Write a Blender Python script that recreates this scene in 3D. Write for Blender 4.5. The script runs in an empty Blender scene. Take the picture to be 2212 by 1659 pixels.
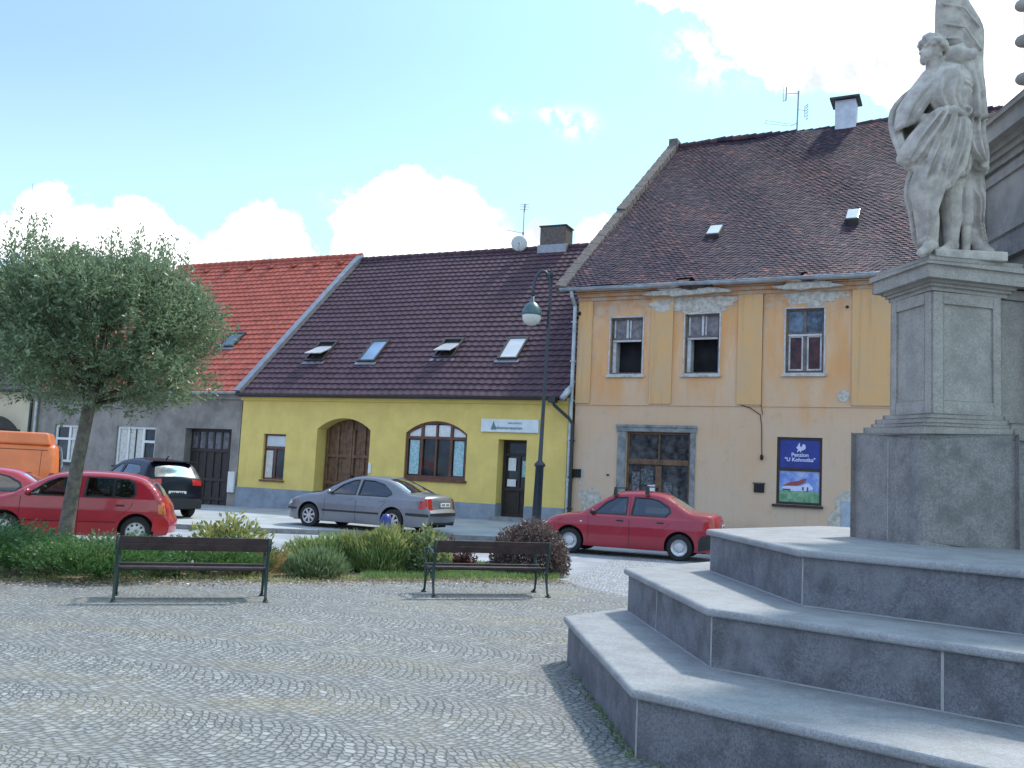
import bpy, bmesh, math, random
import numpy as np
from math import sin, cos, tan, pi, sqrt, radians, atan2, hypot
from mathutils import Vector, Matrix, Quaternion
from mathutils.geometry import tessellate_polygon

random.seed(7)
RNG = np.random.default_rng(11)
scene = bpy.context.scene
COL = scene.collection

# ------------------------------------------------------------------ camera
CAM_H, PITCH, ROLL = 1.7547, 0.1006508, 0.0486691
cam_d = bpy.data.cameras.new('camera')
cam_d.sensor_width = 36.0
cam_d.lens = 36.0 * 1977.0 / 2212.0
cam_d.clip_start, cam_d.clip_end = 0.05, 2000.0
cam = bpy.data.objects.new('camera', cam_d)
COL.objects.link(cam)
_f = Vector((0, cos(PITCH), sin(PITCH)))
_r = Vector((1, 0, 0))
_u = _r.cross(_f)
_r2 = _r * cos(ROLL) + _u * sin(ROLL)
_u2 = -_r * sin(ROLL) + _u * cos(ROLL)
cam.matrix_world = Matrix(((_r2.x, _u2.x, -_f.x, 0), (_r2.y, _u2.y, -_f.y, 0), (_r2.z, _u2.z, -_f.z, CAM_H), (0, 0, 0, 1)))
scene.camera = cam

# ------------------------------------------------------------------ node helpers
def nd(t, typ, inp=None, **kw):
    n = t.nodes.new(typ)
    for k, v in kw.items():
        setattr(n, k, v)
    for k, v in (inp or {}).items():
        s = n.inputs[k]
        if isinstance(v, bpy.types.NodeSocket):
            t.links.new(v, s)
        else:
            s.default_value = v
    return n

def mth(t, op, a, b=None, c=None, clamp=False):
    n = t.nodes.new('ShaderNodeMath')
    n.operation = op
    n.use_clamp = clamp
    for i, v in enumerate((a, b, c)):
        if v is None:
            continue
        if isinstance(v, bpy.types.NodeSocket):
            t.links.new(v, n.inputs[i])
        else:
            n.inputs[i].default_value = v
    return n.outputs[0]

def mixc(t, fac, a, b, blend='MIX'):
    n = t.nodes.new('ShaderNodeMix')
    n.data_type = 'RGBA'
    n.blend_type = blend
    for i, v in ((0, fac), (6, a), (7, b)):
        if isinstance(v, bpy.types.NodeSocket):
            t.links.new(v, n.inputs[i])
        else:
            n.inputs[i].default_value = v if i == 0 else (tuple(v) + (1,))[:4]
    return n.outputs[2]

def noise(t, vec, scale, detail=4, rough=0.55, dist=0.0):
    n = nd(t, 'ShaderNodeTexNoise', {'Vector': vec, 'Scale': scale, 'Detail': detail, 'Roughness': rough, 'Distortion': dist})
    return n.outputs['Fac']

def mapr(t, v, a, b, c=0.0, d=1.0):
    n = nd(t, 'ShaderNodeMapRange', {0: v, 1: a, 2: b, 3: c, 4: d})
    n.interpolation_type = 'SMOOTHSTEP'
    return n.outputs[0]

def scaled(t, vec, sc, rot=(0, 0, 0)):
    return nd(t, 'ShaderNodeMapping', {'Vector': vec, 'Scale': sc, 'Rotation': rot}).outputs[0]

# ------------------------------------------------------------------ sun, sky and exposure
SUN_AZ, SUN_EL = radians(42), radians(52)
sunvec = Vector((sin(SUN_AZ) * cos(SUN_EL), cos(SUN_AZ) * cos(SUN_EL), sin(SUN_EL)))
sd = bpy.data.lights.new('sun', 'SUN')
sd.energy = 2.3
sd.angle = radians(4.5)
sd.color = (1.0, 0.95, 0.88)
so = bpy.data.objects.new('sun', sd)
so.rotation_euler = (-sunvec).to_track_quat('-Z', 'Y').to_euler()
so.location = (20, 20, 40)
COL.objects.link(so)

world = bpy.data.worlds.new('World')
scene.world = world
world.use_nodes = True
W = world.node_tree
W.nodes.clear()
sky = nd(W, 'ShaderNodeTexSky', sky_type='NISHITA')
sky.sun_disc = False
sky.sun_elevation = SUN_EL
sky.sun_rotation = SUN_AZ
sky.air_density = 1.0
sky.dust_density = 1.2
sky.ozone_density = 1.5
tc = nd(W, 'ShaderNodeTexCoord')
sep = nd(W, 'ShaderNodeSeparateXYZ', {0: tc.outputs['Generated']})
dx, dy, dz = sep.outputs
front = mth(W, 'GREATER_THAN', dy, 0.05)
dys = mth(W, 'MAXIMUM', dy, 0.05)
cu, cv = mth(W, 'DIVIDE', dx, dys), mth(W, 'DIVIDE', dz, dys)
CLOUDS = [(-.532, .251, .047), (-.48, .246, .042), (-.424, .251, .042), (-.386, .23, .033), (-.57, .24, .035), (-.47, .197, .083),
          (-.284, .243, .051), (-.329, .224, .033), (-.246, .223, .028), (-.121, .288, .053), (-.156, .265, .05), (-.079, .279, .056),
          (-.037, .26, .05), (-.185, .242, .031), (.015, .268, .028), (.087, .266, .031), (.155, .585, .044), (.24, .60, .089),
          (.268, .53, .061), (.348, .529, .08), (.454, .534, .11), (.60, .491, .19),
          (.306, .488, .036)]
WISPS = [(.185, .50, .022), (.212, .478, .028), (-.021, .408, .010), (.027, .412, .010), (.058, .40, .018), (-.203, .302, .012)]
field = None
for (a, b, rr) in CLOUDS:
    d2 = mth(W, 'SQRT', mth(W, 'ADD', mth(W, 'POWER', mth(W, 'SUBTRACT', cu, a), 2.0), mth(W, 'POWER', mth(W, 'SUBTRACT', cv, b), 2.0)))
    v = mth(W, 'MULTIPLY', mth(W, 'SUBTRACT', rr, d2), 28.0)
    field = v if field is None else mth(W, 'SMOOTH_MAX', field, v, 0.12)
gv = tc.outputs['Generated']
nz = noise(W, gv, 21.0, 7, 0.62)
nz2 = noise(W, gv, 5.0, 3, 0.5)
cl_f = mth(W, 'ADD', field, mth(W, 'ADD', mth(W, 'MULTIPLY', mth(W, 'SUBTRACT', nz, 0.5), 2.3), mth(W, 'MULTIPLY', mth(W, 'SUBTRACT', nz2, 0.5), 0.5)))
cl_f = mapr(W, cl_f, -0.10, 0.30)
cl_b = mapr(W, noise(W, gv, 2.6, 8, 0.58), 0.50, 0.60)
upm = mapr(W, cv, 0.55, 0.75)
cl_b = mth(W, 'MULTIPLY', cl_b, 0.75)
wisp = None
for (a, b, rr) in WISPS:
    d2 = mth(W, 'ADD', mth(W, 'POWER', mth(W, 'DIVIDE', mth(W, 'SUBTRACT', cu, a), rr * 1.3), 2.0), mth(W, 'POWER', mth(W, 'DIVIDE', mth(W, 'SUBTRACT', cv, b), rr * .8), 2.0))
    v = mth(W, 'EXPONENT', mth(W, 'MULTIPLY', d2, -1.0))
    wisp = v if wisp is None else mth(W, 'ADD', wisp, v)
wn = noise(W, gv, 55.0, 6, .65)
cl_f = mth(W, 'MAXIMUM', cl_f, mth(W, 'MULTIPLY', mth(W, 'MULTIPLY', wisp, mapr(W, wn, .40, .62)), .6))
infront = mth(W, 'MULTIPLY', front, mth(W, 'SUBTRACT', 1.0, upm))
cloud = mth(W, 'ADD', mth(W, 'MULTIPLY', cl_f, infront), mth(W, 'MULTIPLY', cl_b, mth(W, 'SUBTRACT', 1.0, infront)), clamp=True)
# hazy summer air: the clear sky paled a little towards the sun and the horizon
pale = mixc(W, 0.72, sky.outputs[0], mixc(W, mapr(W, dx, -.5, .35), (2.9, 4.7, 8.6), (4.2, 7.7, 9.3)))
pale = mixc(W, mapr(W, cv, .50, .22, 0, .55), pale, (4.9, 7.6, 8.6))
ctint = mixc(W, mapr(W, noise(W, gv, 7.0, 6, .6), 0.36, 0.50), (5.0, 5.4, 6.0), (11.0, 11.0, 11.0))
skyc = mixc(W, cloud, pale, ctint)
bg = nd(W, 'ShaderNodeBackground', {'Color': skyc, 'Strength': 0.10})
wo = nd(W, 'ShaderNodeOutputWorld', {'Surface': bg.outputs[0]})

scene.view_settings.view_transform = 'Standard'
scene.view_settings.look = 'None'
scene.view_settings.gamma = 1.0
scene.view_settings.exposure = 0.80
scene.render.engine = 'CYCLES'
scene.cycles.max_bounces = 6
scene.cycles.transparent_max_bounces = 12

# ------------------------------------------------------------------ materials
def newmat(name):
    m = bpy.data.materials.new(name)
    m.use_nodes = True
    t = m.node_tree
    b = t.nodes['Principled BSDF']
    return m, t, b

def objvec(t):
    return nd(t, 'ShaderNodeTexCoord').outputs['Object']

def mat(name, col, rough=0.7, var=0.12, vs=3.0, col2=None, bump=0.0, bs=40.0, metal=0.0, spec=0.5, coat=0.0, island=0.0, streak=0.0):
    m, t, b = newmat(name)
    v = objvec(t)
    n1 = noise(t, v, vs, 6, 0.62)
    c2 = col2 if col2 else tuple(c * (1 - 2.2 * var) for c in col)
    c1 = col if col2 else tuple(min(1, c * (1 + var)) for c in col)
    c = mixc(t, mapr(t, n1, 0.3, 0.7), c2, c1)
    if island:
        g = nd(t, 'ShaderNodeNewGeometry')
        k = mth(t, 'MULTIPLY_ADD', g.outputs['Random Per Island'], island * 2, 1 - island)
        c = mixc(t, 1.0, c, nd(t, 'ShaderNodeCombineColor', {0: k, 1: k, 2: k}).outputs[0], 'MULTIPLY')
    if streak:
        ns = noise(t, scaled(t, v, (6, 6, 0.35)), 1.0, 5, 0.6)
        c = mixc(t, mth(t, 'MULTIPLY', mapr(t, ns, 0.48, 0.75), streak), c, tuple(x * 0.45 for x in col))
    t.links.new(c, b.inputs['Base Color'])
    b.inputs['Roughness'].default_value = rough
    b.inputs['Metallic'].default_value = metal
    b.inputs['Specular IOR Level'].default_value = spec
    if coat:
        b.inputs['Coat Weight'].default_value = coat
        b.inputs['Coat Roughness'].default_value = 0.06
    if bump:
        nb = noise(t, v, bs, 5, 0.65)
        bn = nd(t, 'ShaderNodeBump', {'Height': nb, 'Strength': bump, 'Distance': 0.02})
        t.links.new(bn.outputs[0], b.inputs['Normal'])
    return m

M = {}
M['yellow_plaster'] = mat('yellow_plaster', (.75, .57, .175), .85, .05, 1.2, bump=.35, bs=60, streak=.10)
M['yellow_trim'] = mat('yellow_trim', (.74, .58, .16), .85, .04, 1.5)
M['plinth_grey'] = mat('plinth_grey', (.26, .30, .36), .85, .10, 2.0, bump=.3, bs=50)
M['grey_plaster'] = mat('grey_plaster', (.275, .25, .23), .9, .16, 1.1, bump=.5, bs=45, streak=.35)
M['beige_plaster'] = mat('beige_plaster', (.62, .53, .38), .88, .05, 1.0)
M['brown_tile'] = mat('brown_tile', (.082, .044, .060), .62, .14, 2.2, bump=.2, bs=25, spec=.3, island=0)
M['red_tile'] = mat('red_tile', (.40, .095, .062), .6, .12, 2.0, bump=.2, bs=25, spec=.3)
M['dark_roof'] = mat('dark_roof', (.06, .055, .055), .7, .2, 2.0)
M['flash'] = mat('flash', (.30, .31, .34), .45, .1, 3, metal=.5)
M['zinc'] = mat('zinc', (.42, .47, .52), .42, .12, 4, metal=.4)
M['brown_metal'] = mat('brown_metal', (.05, .035, .032), .4, .1, 3, spec=.6)
M['wood'] = mat('wood', (.16, .085, .045), .55, .22, 5, bump=.3, bs=30)
M['wood_red'] = mat('wood_red', (.14, .055, .032), .5, .15, 5)
M['wood_dark'] = mat('wood_dark', (.035, .026, .024), .6, .15, 5)
M['white'] = mat('white', (.72, .72, .72), .6, .04, 3)
M['white_old'] = mat('white_old', (.52, .52, .54), .7, .14, 5)
M['dark'] = mat('dark', (.012, .012, .014), .8, .1, 3)
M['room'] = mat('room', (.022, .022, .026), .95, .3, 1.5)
M['curtain'] = mat('curtain', (.62, .60, .56), .9, .1, 8)
M['paper'] = mat('paper', (.75, .78, .8), .8, .06, 12)
M['teal'] = mat('teal', (.16, .42, .44), .6, .5, 14, col2=(.5, .62, .68))
M['pipe_black'] = mat('pipe_black', (.025, .027, .032), .4, .1, 3)
M['iron_green'] = mat('iron_green', (.012, .040, .034), .38, .15, 9, spec=.6)
M['lamp_metal'] = mat('lamp_metal', (.018, .028, .045), .38, .15, 9, spec=.6)
M['lamp_green'] = mat('lamp_green', (.05, .12, .13), .35, .15, 9, spec=.6)
M['milk_glass'] = mat('milk_glass', (.60, .60, .56), .25, .05, 3, spec=.6)
M['bench_wood'] = mat('bench_wood', (.045, .025, .026), .42, .25, 7, bump=.2, bs=40, spec=.6)
M['bark'] = mat('bark', (.22, .19, .15), .9, .25, 9, col2=(.10, .09, .08), bump=.8, bs=26)
M['twig'] = mat('twig', (.10, .08, .06), .9, .2, 9)
M['stone'] = mat('stone', (.40, .38, .35), .85, .1, 3, col2=(.26, .25, .235), bump=.5, bs=70)
M['statue_stone'] = mat('statue_stone', (.58, .53, .47), .88, .1, 7, col2=(.34, .31, .28), bump=.4, bs=60)
M['tyre'] = mat('tyre', (.018, .018, .02), .8, .1, 5)
M['plastic'] = mat('plastic', (.022, .023, .026), .6, .1, 5)
M['rim'] = mat('rim', (.55, .56, .58), .3, .05, 5, metal=.8)
M['hubcap'] = mat('hubcap', (.60, .60, .62), .4, .05, 5, metal=.3)
M['chrome'] = mat('chrome', (.75, .75, .77), .35, .02, 5, metal=.9)
M['lamp_red'] = mat('lamp_red', (.45, .015, .015), .15, .1, 9, spec=.7)
M['lamp_orange'] = mat('lamp_orange', (.70, .19, .03), .2, .1, 9, spec=.7)
M['lamp_clear'] = mat('lamp_clear', (.70, .72, .75), .12, .05, 9, spec=.8)
M['interior'] = mat('interior', (.05, .052, .06), .85, .1, 5)
M['boulder'] = mat('boulder', (.55, .55, .52), .9, .15, 6, bump=.6, bs=20)
M['blue_plastic'] = mat('blue_plastic', (.02, .04, .22), .35, .1, 6)
M['brick'] = mat('brick', (.25, .10, .07), .9, .2, 9)
M['chim_brown'] = mat('chim_brown', (.14, .115, .105), .9, .15, 8, bump=.5, bs=30)
M['soil'] = mat('soil', (.34, .27, .21), .95, .2, 14, col2=(.15, .13, .07), bump=.8, bs=30)
M['mortar'] = mat('mortar', (.34, .34, .34), .9, .08, 8)
M['dish'] = mat('dish', (.55, .56, .55), .5, .05, 4)
M['kerb'] = mat('kerb', (.24, .24, .25), .85, .12, 5, bump=.4, bs=40)
M['pane_blue'] = mat('pane_blue', (.22, .33, .48), .10, .1, 1.3, spec=.6)
M['pane_grey'] = mat('pane_grey', (.10, .13, .17), .2, .1, 1.3)
M['cab_blue'] = mat('cab_blue', (.36, .42, .50), .5, .08, 4)
M['white_chim'] = mat('white_chim', (.55, .58, .66), .85, .08, 3)
M['portal_stone'] = mat('portal_stone', (.30, .31, .31), .9, .25, 4, col2=(.14, .16, .17), bump=.7, bs=30)
M['coping'] = mat('coping', (.19, .155, .145), .9, .2, 7, col2=(.10, .085, .08), bump=.8, bs=20)
M['gold'] = mat('gold', (.60, .33, .18), .4, .1, 4, metal=.4)

def glassmat(name, tint, base=.06, gloss=.02):
    m, t, b = newmat(name)
    t.nodes.remove(b)
    out = t.nodes['Material Output']
    tr = nd(t, 'ShaderNodeBsdfTransparent', {0: tint + (1,)})
    gl = nd(t, 'ShaderNodeBsdfGlossy', {0: (1, 1, 1, 1), 'Roughness': gloss})
    fr = nd(t, 'ShaderNodeFresnel', {'IOR': 1.5})
    k = mth(t, 'MULTIPLY_ADD', fr.outputs[0], 1.0, base, clamp=True)
    mx = nd(t, 'ShaderNodeMixShader', {0: k, 1: tr.outputs[0], 2: gl.outputs[0]})
    t.links.new(mx.outputs[0], out.inputs[0])
    return m
M['car_glass'] = glassmat('car_glass', (.30, .36, .40), .07)
M['pane'] = mat('pane', (.030, .034, .045), .06, .3, 1.3, spec=.45)
M['pane_old'] = mat('pane_old', (.055, .055, .062), .22, .5, 5, spec=.4)
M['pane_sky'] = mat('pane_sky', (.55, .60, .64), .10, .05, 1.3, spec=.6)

def paint(name, col, rough=.28, metal=0.0, coat=.7):
    return mat(name, col, rough, .06, 1.5, metal=metal, coat=coat)
M['p_red'] = paint('p_red', (.33, .012, .032))
M['p_red2'] = paint('p_red2', (.38, .014, .032))
M['p_grey'] = paint('p_grey', (.19, .20, .225), .32, .35)
M['p_black'] = mat('p_black', (.006, .007, .014), .2, .05, 2, spec=.22)
M['p_orange'] = paint('p_orange', (.74, .18, .045), .4, 0, .4)

def foliage(name, c1, c2, c3, tr=.35):
    m, t, b = newmat(name)
    t.nodes.remove(b)
    g = nd(t, 'ShaderNodeNewGeometry')
    rp = nd(t, 'ShaderNodeValToRGB', {0: g.outputs['Random Per Island']})
    e = rp.color_ramp.elements
    e[0].color, e[1].color = c1 + (1,), c3 + (1,)
    k = e.new(.5)
    k.color = c2 + (1,)
    cl = noise(t, objvec(t), 2.3, 3)
    c = mixc(t, mapr(t, cl, .35, .65, 0, .55), rp.outputs[0], tuple(x * .55 for x in c2))
    d = nd(t, 'ShaderNodeBsdfDiffuse', {0: c})
    s = nd(t, 'ShaderNodeBsdfTranslucent', {0: mixc(t, .5, c, tuple(min(1, x * 1.5) for x in c3))})
    gl = nd(t, 'ShaderNodeBsdfGlossy', {0: (1, 1, 1, 1), 'Roughness': .45})
    a = nd(t, 'ShaderNodeMixShader', {0: tr, 1: d.outputs[0], 2: s.outputs[0]})
    a2 = nd(t, 'ShaderNodeMixShader', {0: .05, 1: a.outputs[0], 2: gl.outputs[0]})
    t.links.new(a2.outputs[0], t.nodes['Material Output'].inputs[0])
    return m
M['f_tree'] = foliage('f_tree', (.085, .14, .07), (.15, .22, .115), (.27, .35, .20))
M['f_juniper'] = foliage('f_juniper', (.028, .075, .03), (.065, .16, .05), (.14, .28, .08))
M['f_grassy'] = foliage('f_grassy', (.09, .16, .06), (.19, .29, .10), (.38, .46, .18))
M['f_lavender'] = foliage('f_lavender', (.06, .12, .055), (.14, .22, .10), (.26, .34, .17))
M['f_rose'] = foliage('f_rose', (.05, .10, .04), (.12, .19, .08), (.32, .40, .22))
M['f_yellow'] = foliage('f_yellow', (.10, .15, .04), (.24, .28, .08), (.42, .42, .16))
M['f_barberry'] = foliage('f_barberry', (.045, .022, .025), (.11, .065, .06), (.22, .16, .14), .25)
M['f_darkred'] = foliage('f_darkred', (.045, .012, .018), (.10, .025, .03), (.16, .06, .05), .25)
M['f_dry'] = foliage('f_dry', (.20, .10, .03), (.34, .19, .07), (.40, .28, .12))
M['f_litter'] = foliage('f_litter', (.20, .13, .09), (.38, .29, .22), (.55, .46, .38), .1)
M['f_grass'] = foliage('f_grass', (.06, .13, .03), (.13, .24, .06), (.24, .34, .12))
M['petal'] = mat('petal', (.85, .85, .70), .7, .05, 5)

# plaster of the old ochre house: two faded washes, damp streaks, bare patches of wear
m, t, b = newmat('ochre_plaster')
v = objvec(t)
sz = nd(t, 'ShaderNodeSeparateXYZ', {0: v}).outputs[2]
n1 = noise(t, v, .45, 5, .6)
n2 = noise(t, scaled(t, v, (1.6, 1.6, .35)), 1.0, 5, .6)
och = mixc(t, mapr(t, n2, .36, .70), (.68, .35, .145), (.67, .47, .31))
low = mixc(t, mapr(t, n1, .35, .65), (.63, .43, .28), (.60, .46, .345))
lev = mth(t, 'ADD', sz, mth(t, 'MULTIPLY', mth(t, 'SUBTRACT', n1, .5), 5.5))
c = mixc(t, mapr(t, lev, 3.2, 5.6), low, och)
c = mixc(t, mth(t, 'MULTIPLY', mapr(t, noise(t, scaled(t, v, (5, 5, .5)), 1.0, 6, .7), .50, .80), .28), c, (.34, .22, .13))
c = mixc(t, mth(t, 'MULTIPLY', mapr(t, noise(t, v, 2.2, 7, .7), .54, .70), .50), c, (.42, .35, .29))
topst = mth(t, 'MULTIPLY', mapr(t, mth(t, 'ADD', sz, mth(t, 'MULTIPLY', noise(t, scaled(t, v, (1.2, 1, .8)), 1.0, 6, .7), 2.0)), 7.9, 8.7), .75)
c = mixc(t, topst, c, mixc(t, mapr(t, noise(t, v, 3.5, 5, .7), .4, .6), (.50, .22, .09), (.44, .37, .30)))
damp = mapr(t, mth(t, 'ADD', sz, mth(t, 'MULTIPLY', noise(t, v, 1.3, 5, .7), 1.3)), .75, 1.5, .6, 0)
c = mixc(t, damp, c, (.27, .26, .24))
t.links.new(c, b.inputs['Base Color'])
b.inputs['Roughness'].default_value = .92
bn = nd(t, 'ShaderNodeBump', {'Height': noise(t, v, 26, 6, .7), 'Strength': .45, 'Distance': .03})
t.links.new(bn.outputs[0], b.inputs['Normal'])
M['ochre'] = m
M['ochre_strip'] = mat('ochre_strip', (.69, .40, .175), .92, .1, 1.2, col2=(.60, .40, .22), bump=.5, bs=30, streak=.35)
M['peeled'] = mat('peeled', (.60, .58, .53), .95, .2, 7, col2=(.36, .32, .27), bump=.9, bs=18)

# old beaver tail tiles, each its own shade
m, t, b = newmat('old_tile')
v = objvec(t)
g = nd(t, 'ShaderNodeNewGeometry')
rp = nd(t, 'ShaderNodeValToRGB', {0: g.outputs['Random Per Island']})
e = rp.color_ramp.elements
e[0].color = (.048, .040, .052, 1)
e[1].color = (.26, .13, .105, 1)
for pos, cc in ((.4, (.078, .058, .068)), (.80, (.11, .07, .072)), (.94, (.18, .095, .085))):
    k = e.new(pos)
    k.color = cc + (1,)
big = noise(t, v, .33, 5, .6)
c = mixc(t, mapr(t, big, .50, .68, 0, .75), mixc(t, 1.0, rp.outputs[0], (.62, .60, .84), 'MULTIPLY'), mixc(t, 1.0, rp.outputs[0], (1.10, .90, .96), 'MULTIPLY'))
c = mixc(t, mapr(t, noise(t, v, 1.7, 6, .7), .56, .75, 0, .5), c, (.10, .11, .085))
t.links.new(c, b.inputs['Base Color'])
b.inputs['Roughness'].default_value = .75
b.inputs['Specular IOR Level'].default_value = .25
M['old_tile'] = m

# granite of the steps: salt and pepper grain
def granite(name, ca, cb, big=.25, rough=.75, gs=150):
    m, t, b = newmat(name)
    v = objvec(t)
    gr = mth(t, 'MULTIPLY_ADD', noise(t, v, gs, 2, .8), .6, mth(t, 'MULTIPLY', noise(t, v, gs * .36, 2, .7), .4))
    mid = noise(t, v, 4.0, 6, .65)
    c = mixc(t, mapr(t, gr, .42, .58), ca, cb)
    c = mixc(t, mth(t, 'MULTIPLY', mapr(t, mid, .38, .66), big), c, tuple(x * .45 for x in ca))
    c = mixc(t, mapr(t, noise(t, v, 1.9, 5, .6, .4), .50, .70, 0, big * .9), c, cb)
    st = noise(t, scaled(t, v, (9, 9, .8)), 1.0, 5, .6)
    c = mixc(t, mapr(t, st, .52, .75, 0, big), c, tuple(x * .6 for x in cb))
    t.links.new(c, b.inputs['Base Color'])
    b.inputs['Roughness'].default_value = rough
    bn = nd(t, 'ShaderNodeBump', {'Height': gr, 'Strength': .25, 'Distance': .004})
    t.links.new(bn.outputs[0], b.inputs['Normal'])
    return m
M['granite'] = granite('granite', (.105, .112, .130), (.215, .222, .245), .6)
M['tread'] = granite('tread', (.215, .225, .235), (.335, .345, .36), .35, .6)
M['ped_stone'] = granite('ped_stone', (.30, .278, .25), (.43, .40, .362), .35, .85, 120)
M['ped_dark'] = granite('ped_dark', (.185, .178, .172), (.31, .295, .28), .5, .8, 110)

# cobbles laid in segmental arcs
def cobbles(name, cs, moss=.5, jd=.55, size=.070, band=1.15, rot=.30, wear=0.0):
    m, t, b = newmat(name)
    v0 = objvec(t)
    warp = nd(t, 'ShaderNodeTexNoise', {'Vector': v0, 'Scale': 1.6, 'Detail': 2})
    off = nd(t, 'ShaderNodeVectorMath', {0: warp.outputs['Color'], 1: (.5, .5, .5)}, operation='SUBTRACT').outputs[0]
    off = nd(t, 'ShaderNodeVectorMath', {0: off, 'Scale': .16}, operation='SCALE').outputs[0]
    v1 = nd(t, 'ShaderNodeVectorMath', {0: v0, 1: off}, operation='ADD').outputs[0]
    v = scaled(t, v1, (1, 1, 1), (0, 0, rot))
    s = nd(t, 'ShaderNodeSeparateXYZ', {0: v})
    x, y = s.outputs[0], s.outputs[1]
    fr = mth(t, 'FRACT', mth(t, 'DIVIDE', y, band))
    u = mth(t, 'MULTIPLY', mth(t, 'SUBTRACT', fr, .5), band)
    R = band * .72
    arc = mth(t, 'MULTIPLY', mth(t, 'ARCSINE', mth(t, 'DIVIDE', u, R)), R / size)
    row = mth(t, 'DIVIDE', mth(t, 'SUBTRACT', x, mth(t, 'SQRT', mth(t, 'SUBTRACT', R * R, mth(t, 'MULTIPLY', u, u)))), size)
    bandid = mth(t, 'FLOOR', mth(t, 'DIVIDE', y, band))
    arc2 = mth(t, 'ADD', arc, mth(t, 'MULTIPLY', mth(t, 'FLOOR', row), .5))
    cc = nd(t, 'ShaderNodeCombineXYZ', {0: row, 1: arc2, 2: mth(t, 'MULTIPLY', bandid, 3.0)}).outputs[0]
    ve = nd(t, 'ShaderNodeTexVoronoi', {'Vector': cc, 'Scale': 1.0, 'Randomness': .42}, voronoi_dimensions='3D', feature='DISTANCE_TO_EDGE')
    vc = nd(t, 'ShaderNodeTexVoronoi', {'Vector': cc, 'Scale': 1.0, 'Randomness': .42}, voronoi_dimensions='3D', feature='F1')
    edge = ve.outputs['Distance']
    sc = nd(t, 'ShaderNodeSeparateColor', {0: vc.outputs['Color']})
    k = mth(t, 'MULTIPLY_ADD', sc.outputs[0], .42, .78)
    base = mixc(t, mapr(t, sc.outputs[1], .7, 1.0), cs[0], cs[1])
    base = mixc(t, 1.0, base, nd(t, 'ShaderNodeCombineColor', {0: k, 1: k, 2: k}).outputs[0], 'MULTIPLY')
    base = mixc(t, mapr(t, noise(t, v0, 90, 3, .7), .45, .8, 0, .3), base, tuple(q * .5 for q in cs[0]))
    joint = mapr(t, edge, .05, .19, 1, 0)
    jn = noise(t, v0, .55, 6, .65)
    jn2 = noise(t, scaled(t, v0, (.3, 1.2, 1), (0, 0, .12)), 1.0, 6, .65)
    jcol = mixc(t, mapr(t, jn, .46, .66, 0, moss), (.030, .032, .040), (.20, .165, .06))
    c = mixc(t, mth(t, 'MULTIPLY', joint, jd), base, jcol)
    mossf = mth(t, 'MULTIPLY', mapr(t, jn2, .53, .66), mapr(t, noise(t, v0, 11, 6, .8), .40, .58))
    c = mixc(t, mth(t, 'MULTIPLY', mossf, moss * .75), c, (.25, .205, .105))
    big = noise(t, v0, .22, 4, .5)
    c = mixc(t, mapr(t, big, .35, .7, 0, .22), c, tuple(q * .55 for q in cs[0]))
    t.links.new(c, b.inputs['Base Color'])
    b.inputs['Roughness'].default_value = .72
    h = mth(t, 'ADD', mapr(t, edge, .0, .22), mth(t, 'MULTIPLY', noise(t, v0, 60, 4, .7), .25))
    bn = nd(t, 'ShaderNodeBump', {'Height': h, 'Strength': .75, 'Distance': .012})
    t.links.new(bn.outputs[0], b.inputs['Normal'])
    return m
M['cobble'] = cobbles('cobble', ((.245, .252, .248), (.33, .335, .325)), .75, .66)
M['cobble_light'] = cobbles('cobble_light', ((.34, .36, .39), (.46, .47, .49)), .12, .6, rot=1.2)
M['asphalt'] = mat('asphalt', (.33, .35, .38), .85, .12, .8, bump=.5, bs=90)
M['paving'] = mat('paving', (.40, .42, .43), .85, .14, .9, bump=.4, bs=60, col2=(.29, .31, .33))
# ------------------------------------------------------------------ mesh helpers
def tag(o, label=None, cat=None, group=None, kind=None):
    for k, v in (('label', label), ('category', cat), ('group', group), ('kind', kind)):
        if v:
            o[k] = v
    return o

def empty(name, loc, rz=0.0, label=None, cat=None, group=None):
    o = bpy.data.objects.new(name, None)
    o.empty_display_size = .3
    o.location = loc
    o.rotation_euler = (0, 0, rz)
    COL.objects.link(o)
    return tag(o, label, cat, group)

def copy_tree(o, parent=None):
    c = o.copy()
    COL.objects.link(c)
    c.parent = parent
    for ch in [x for x in bpy.data.objects if x.parent == o]:
        copy_tree(ch, c)
    return c

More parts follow.
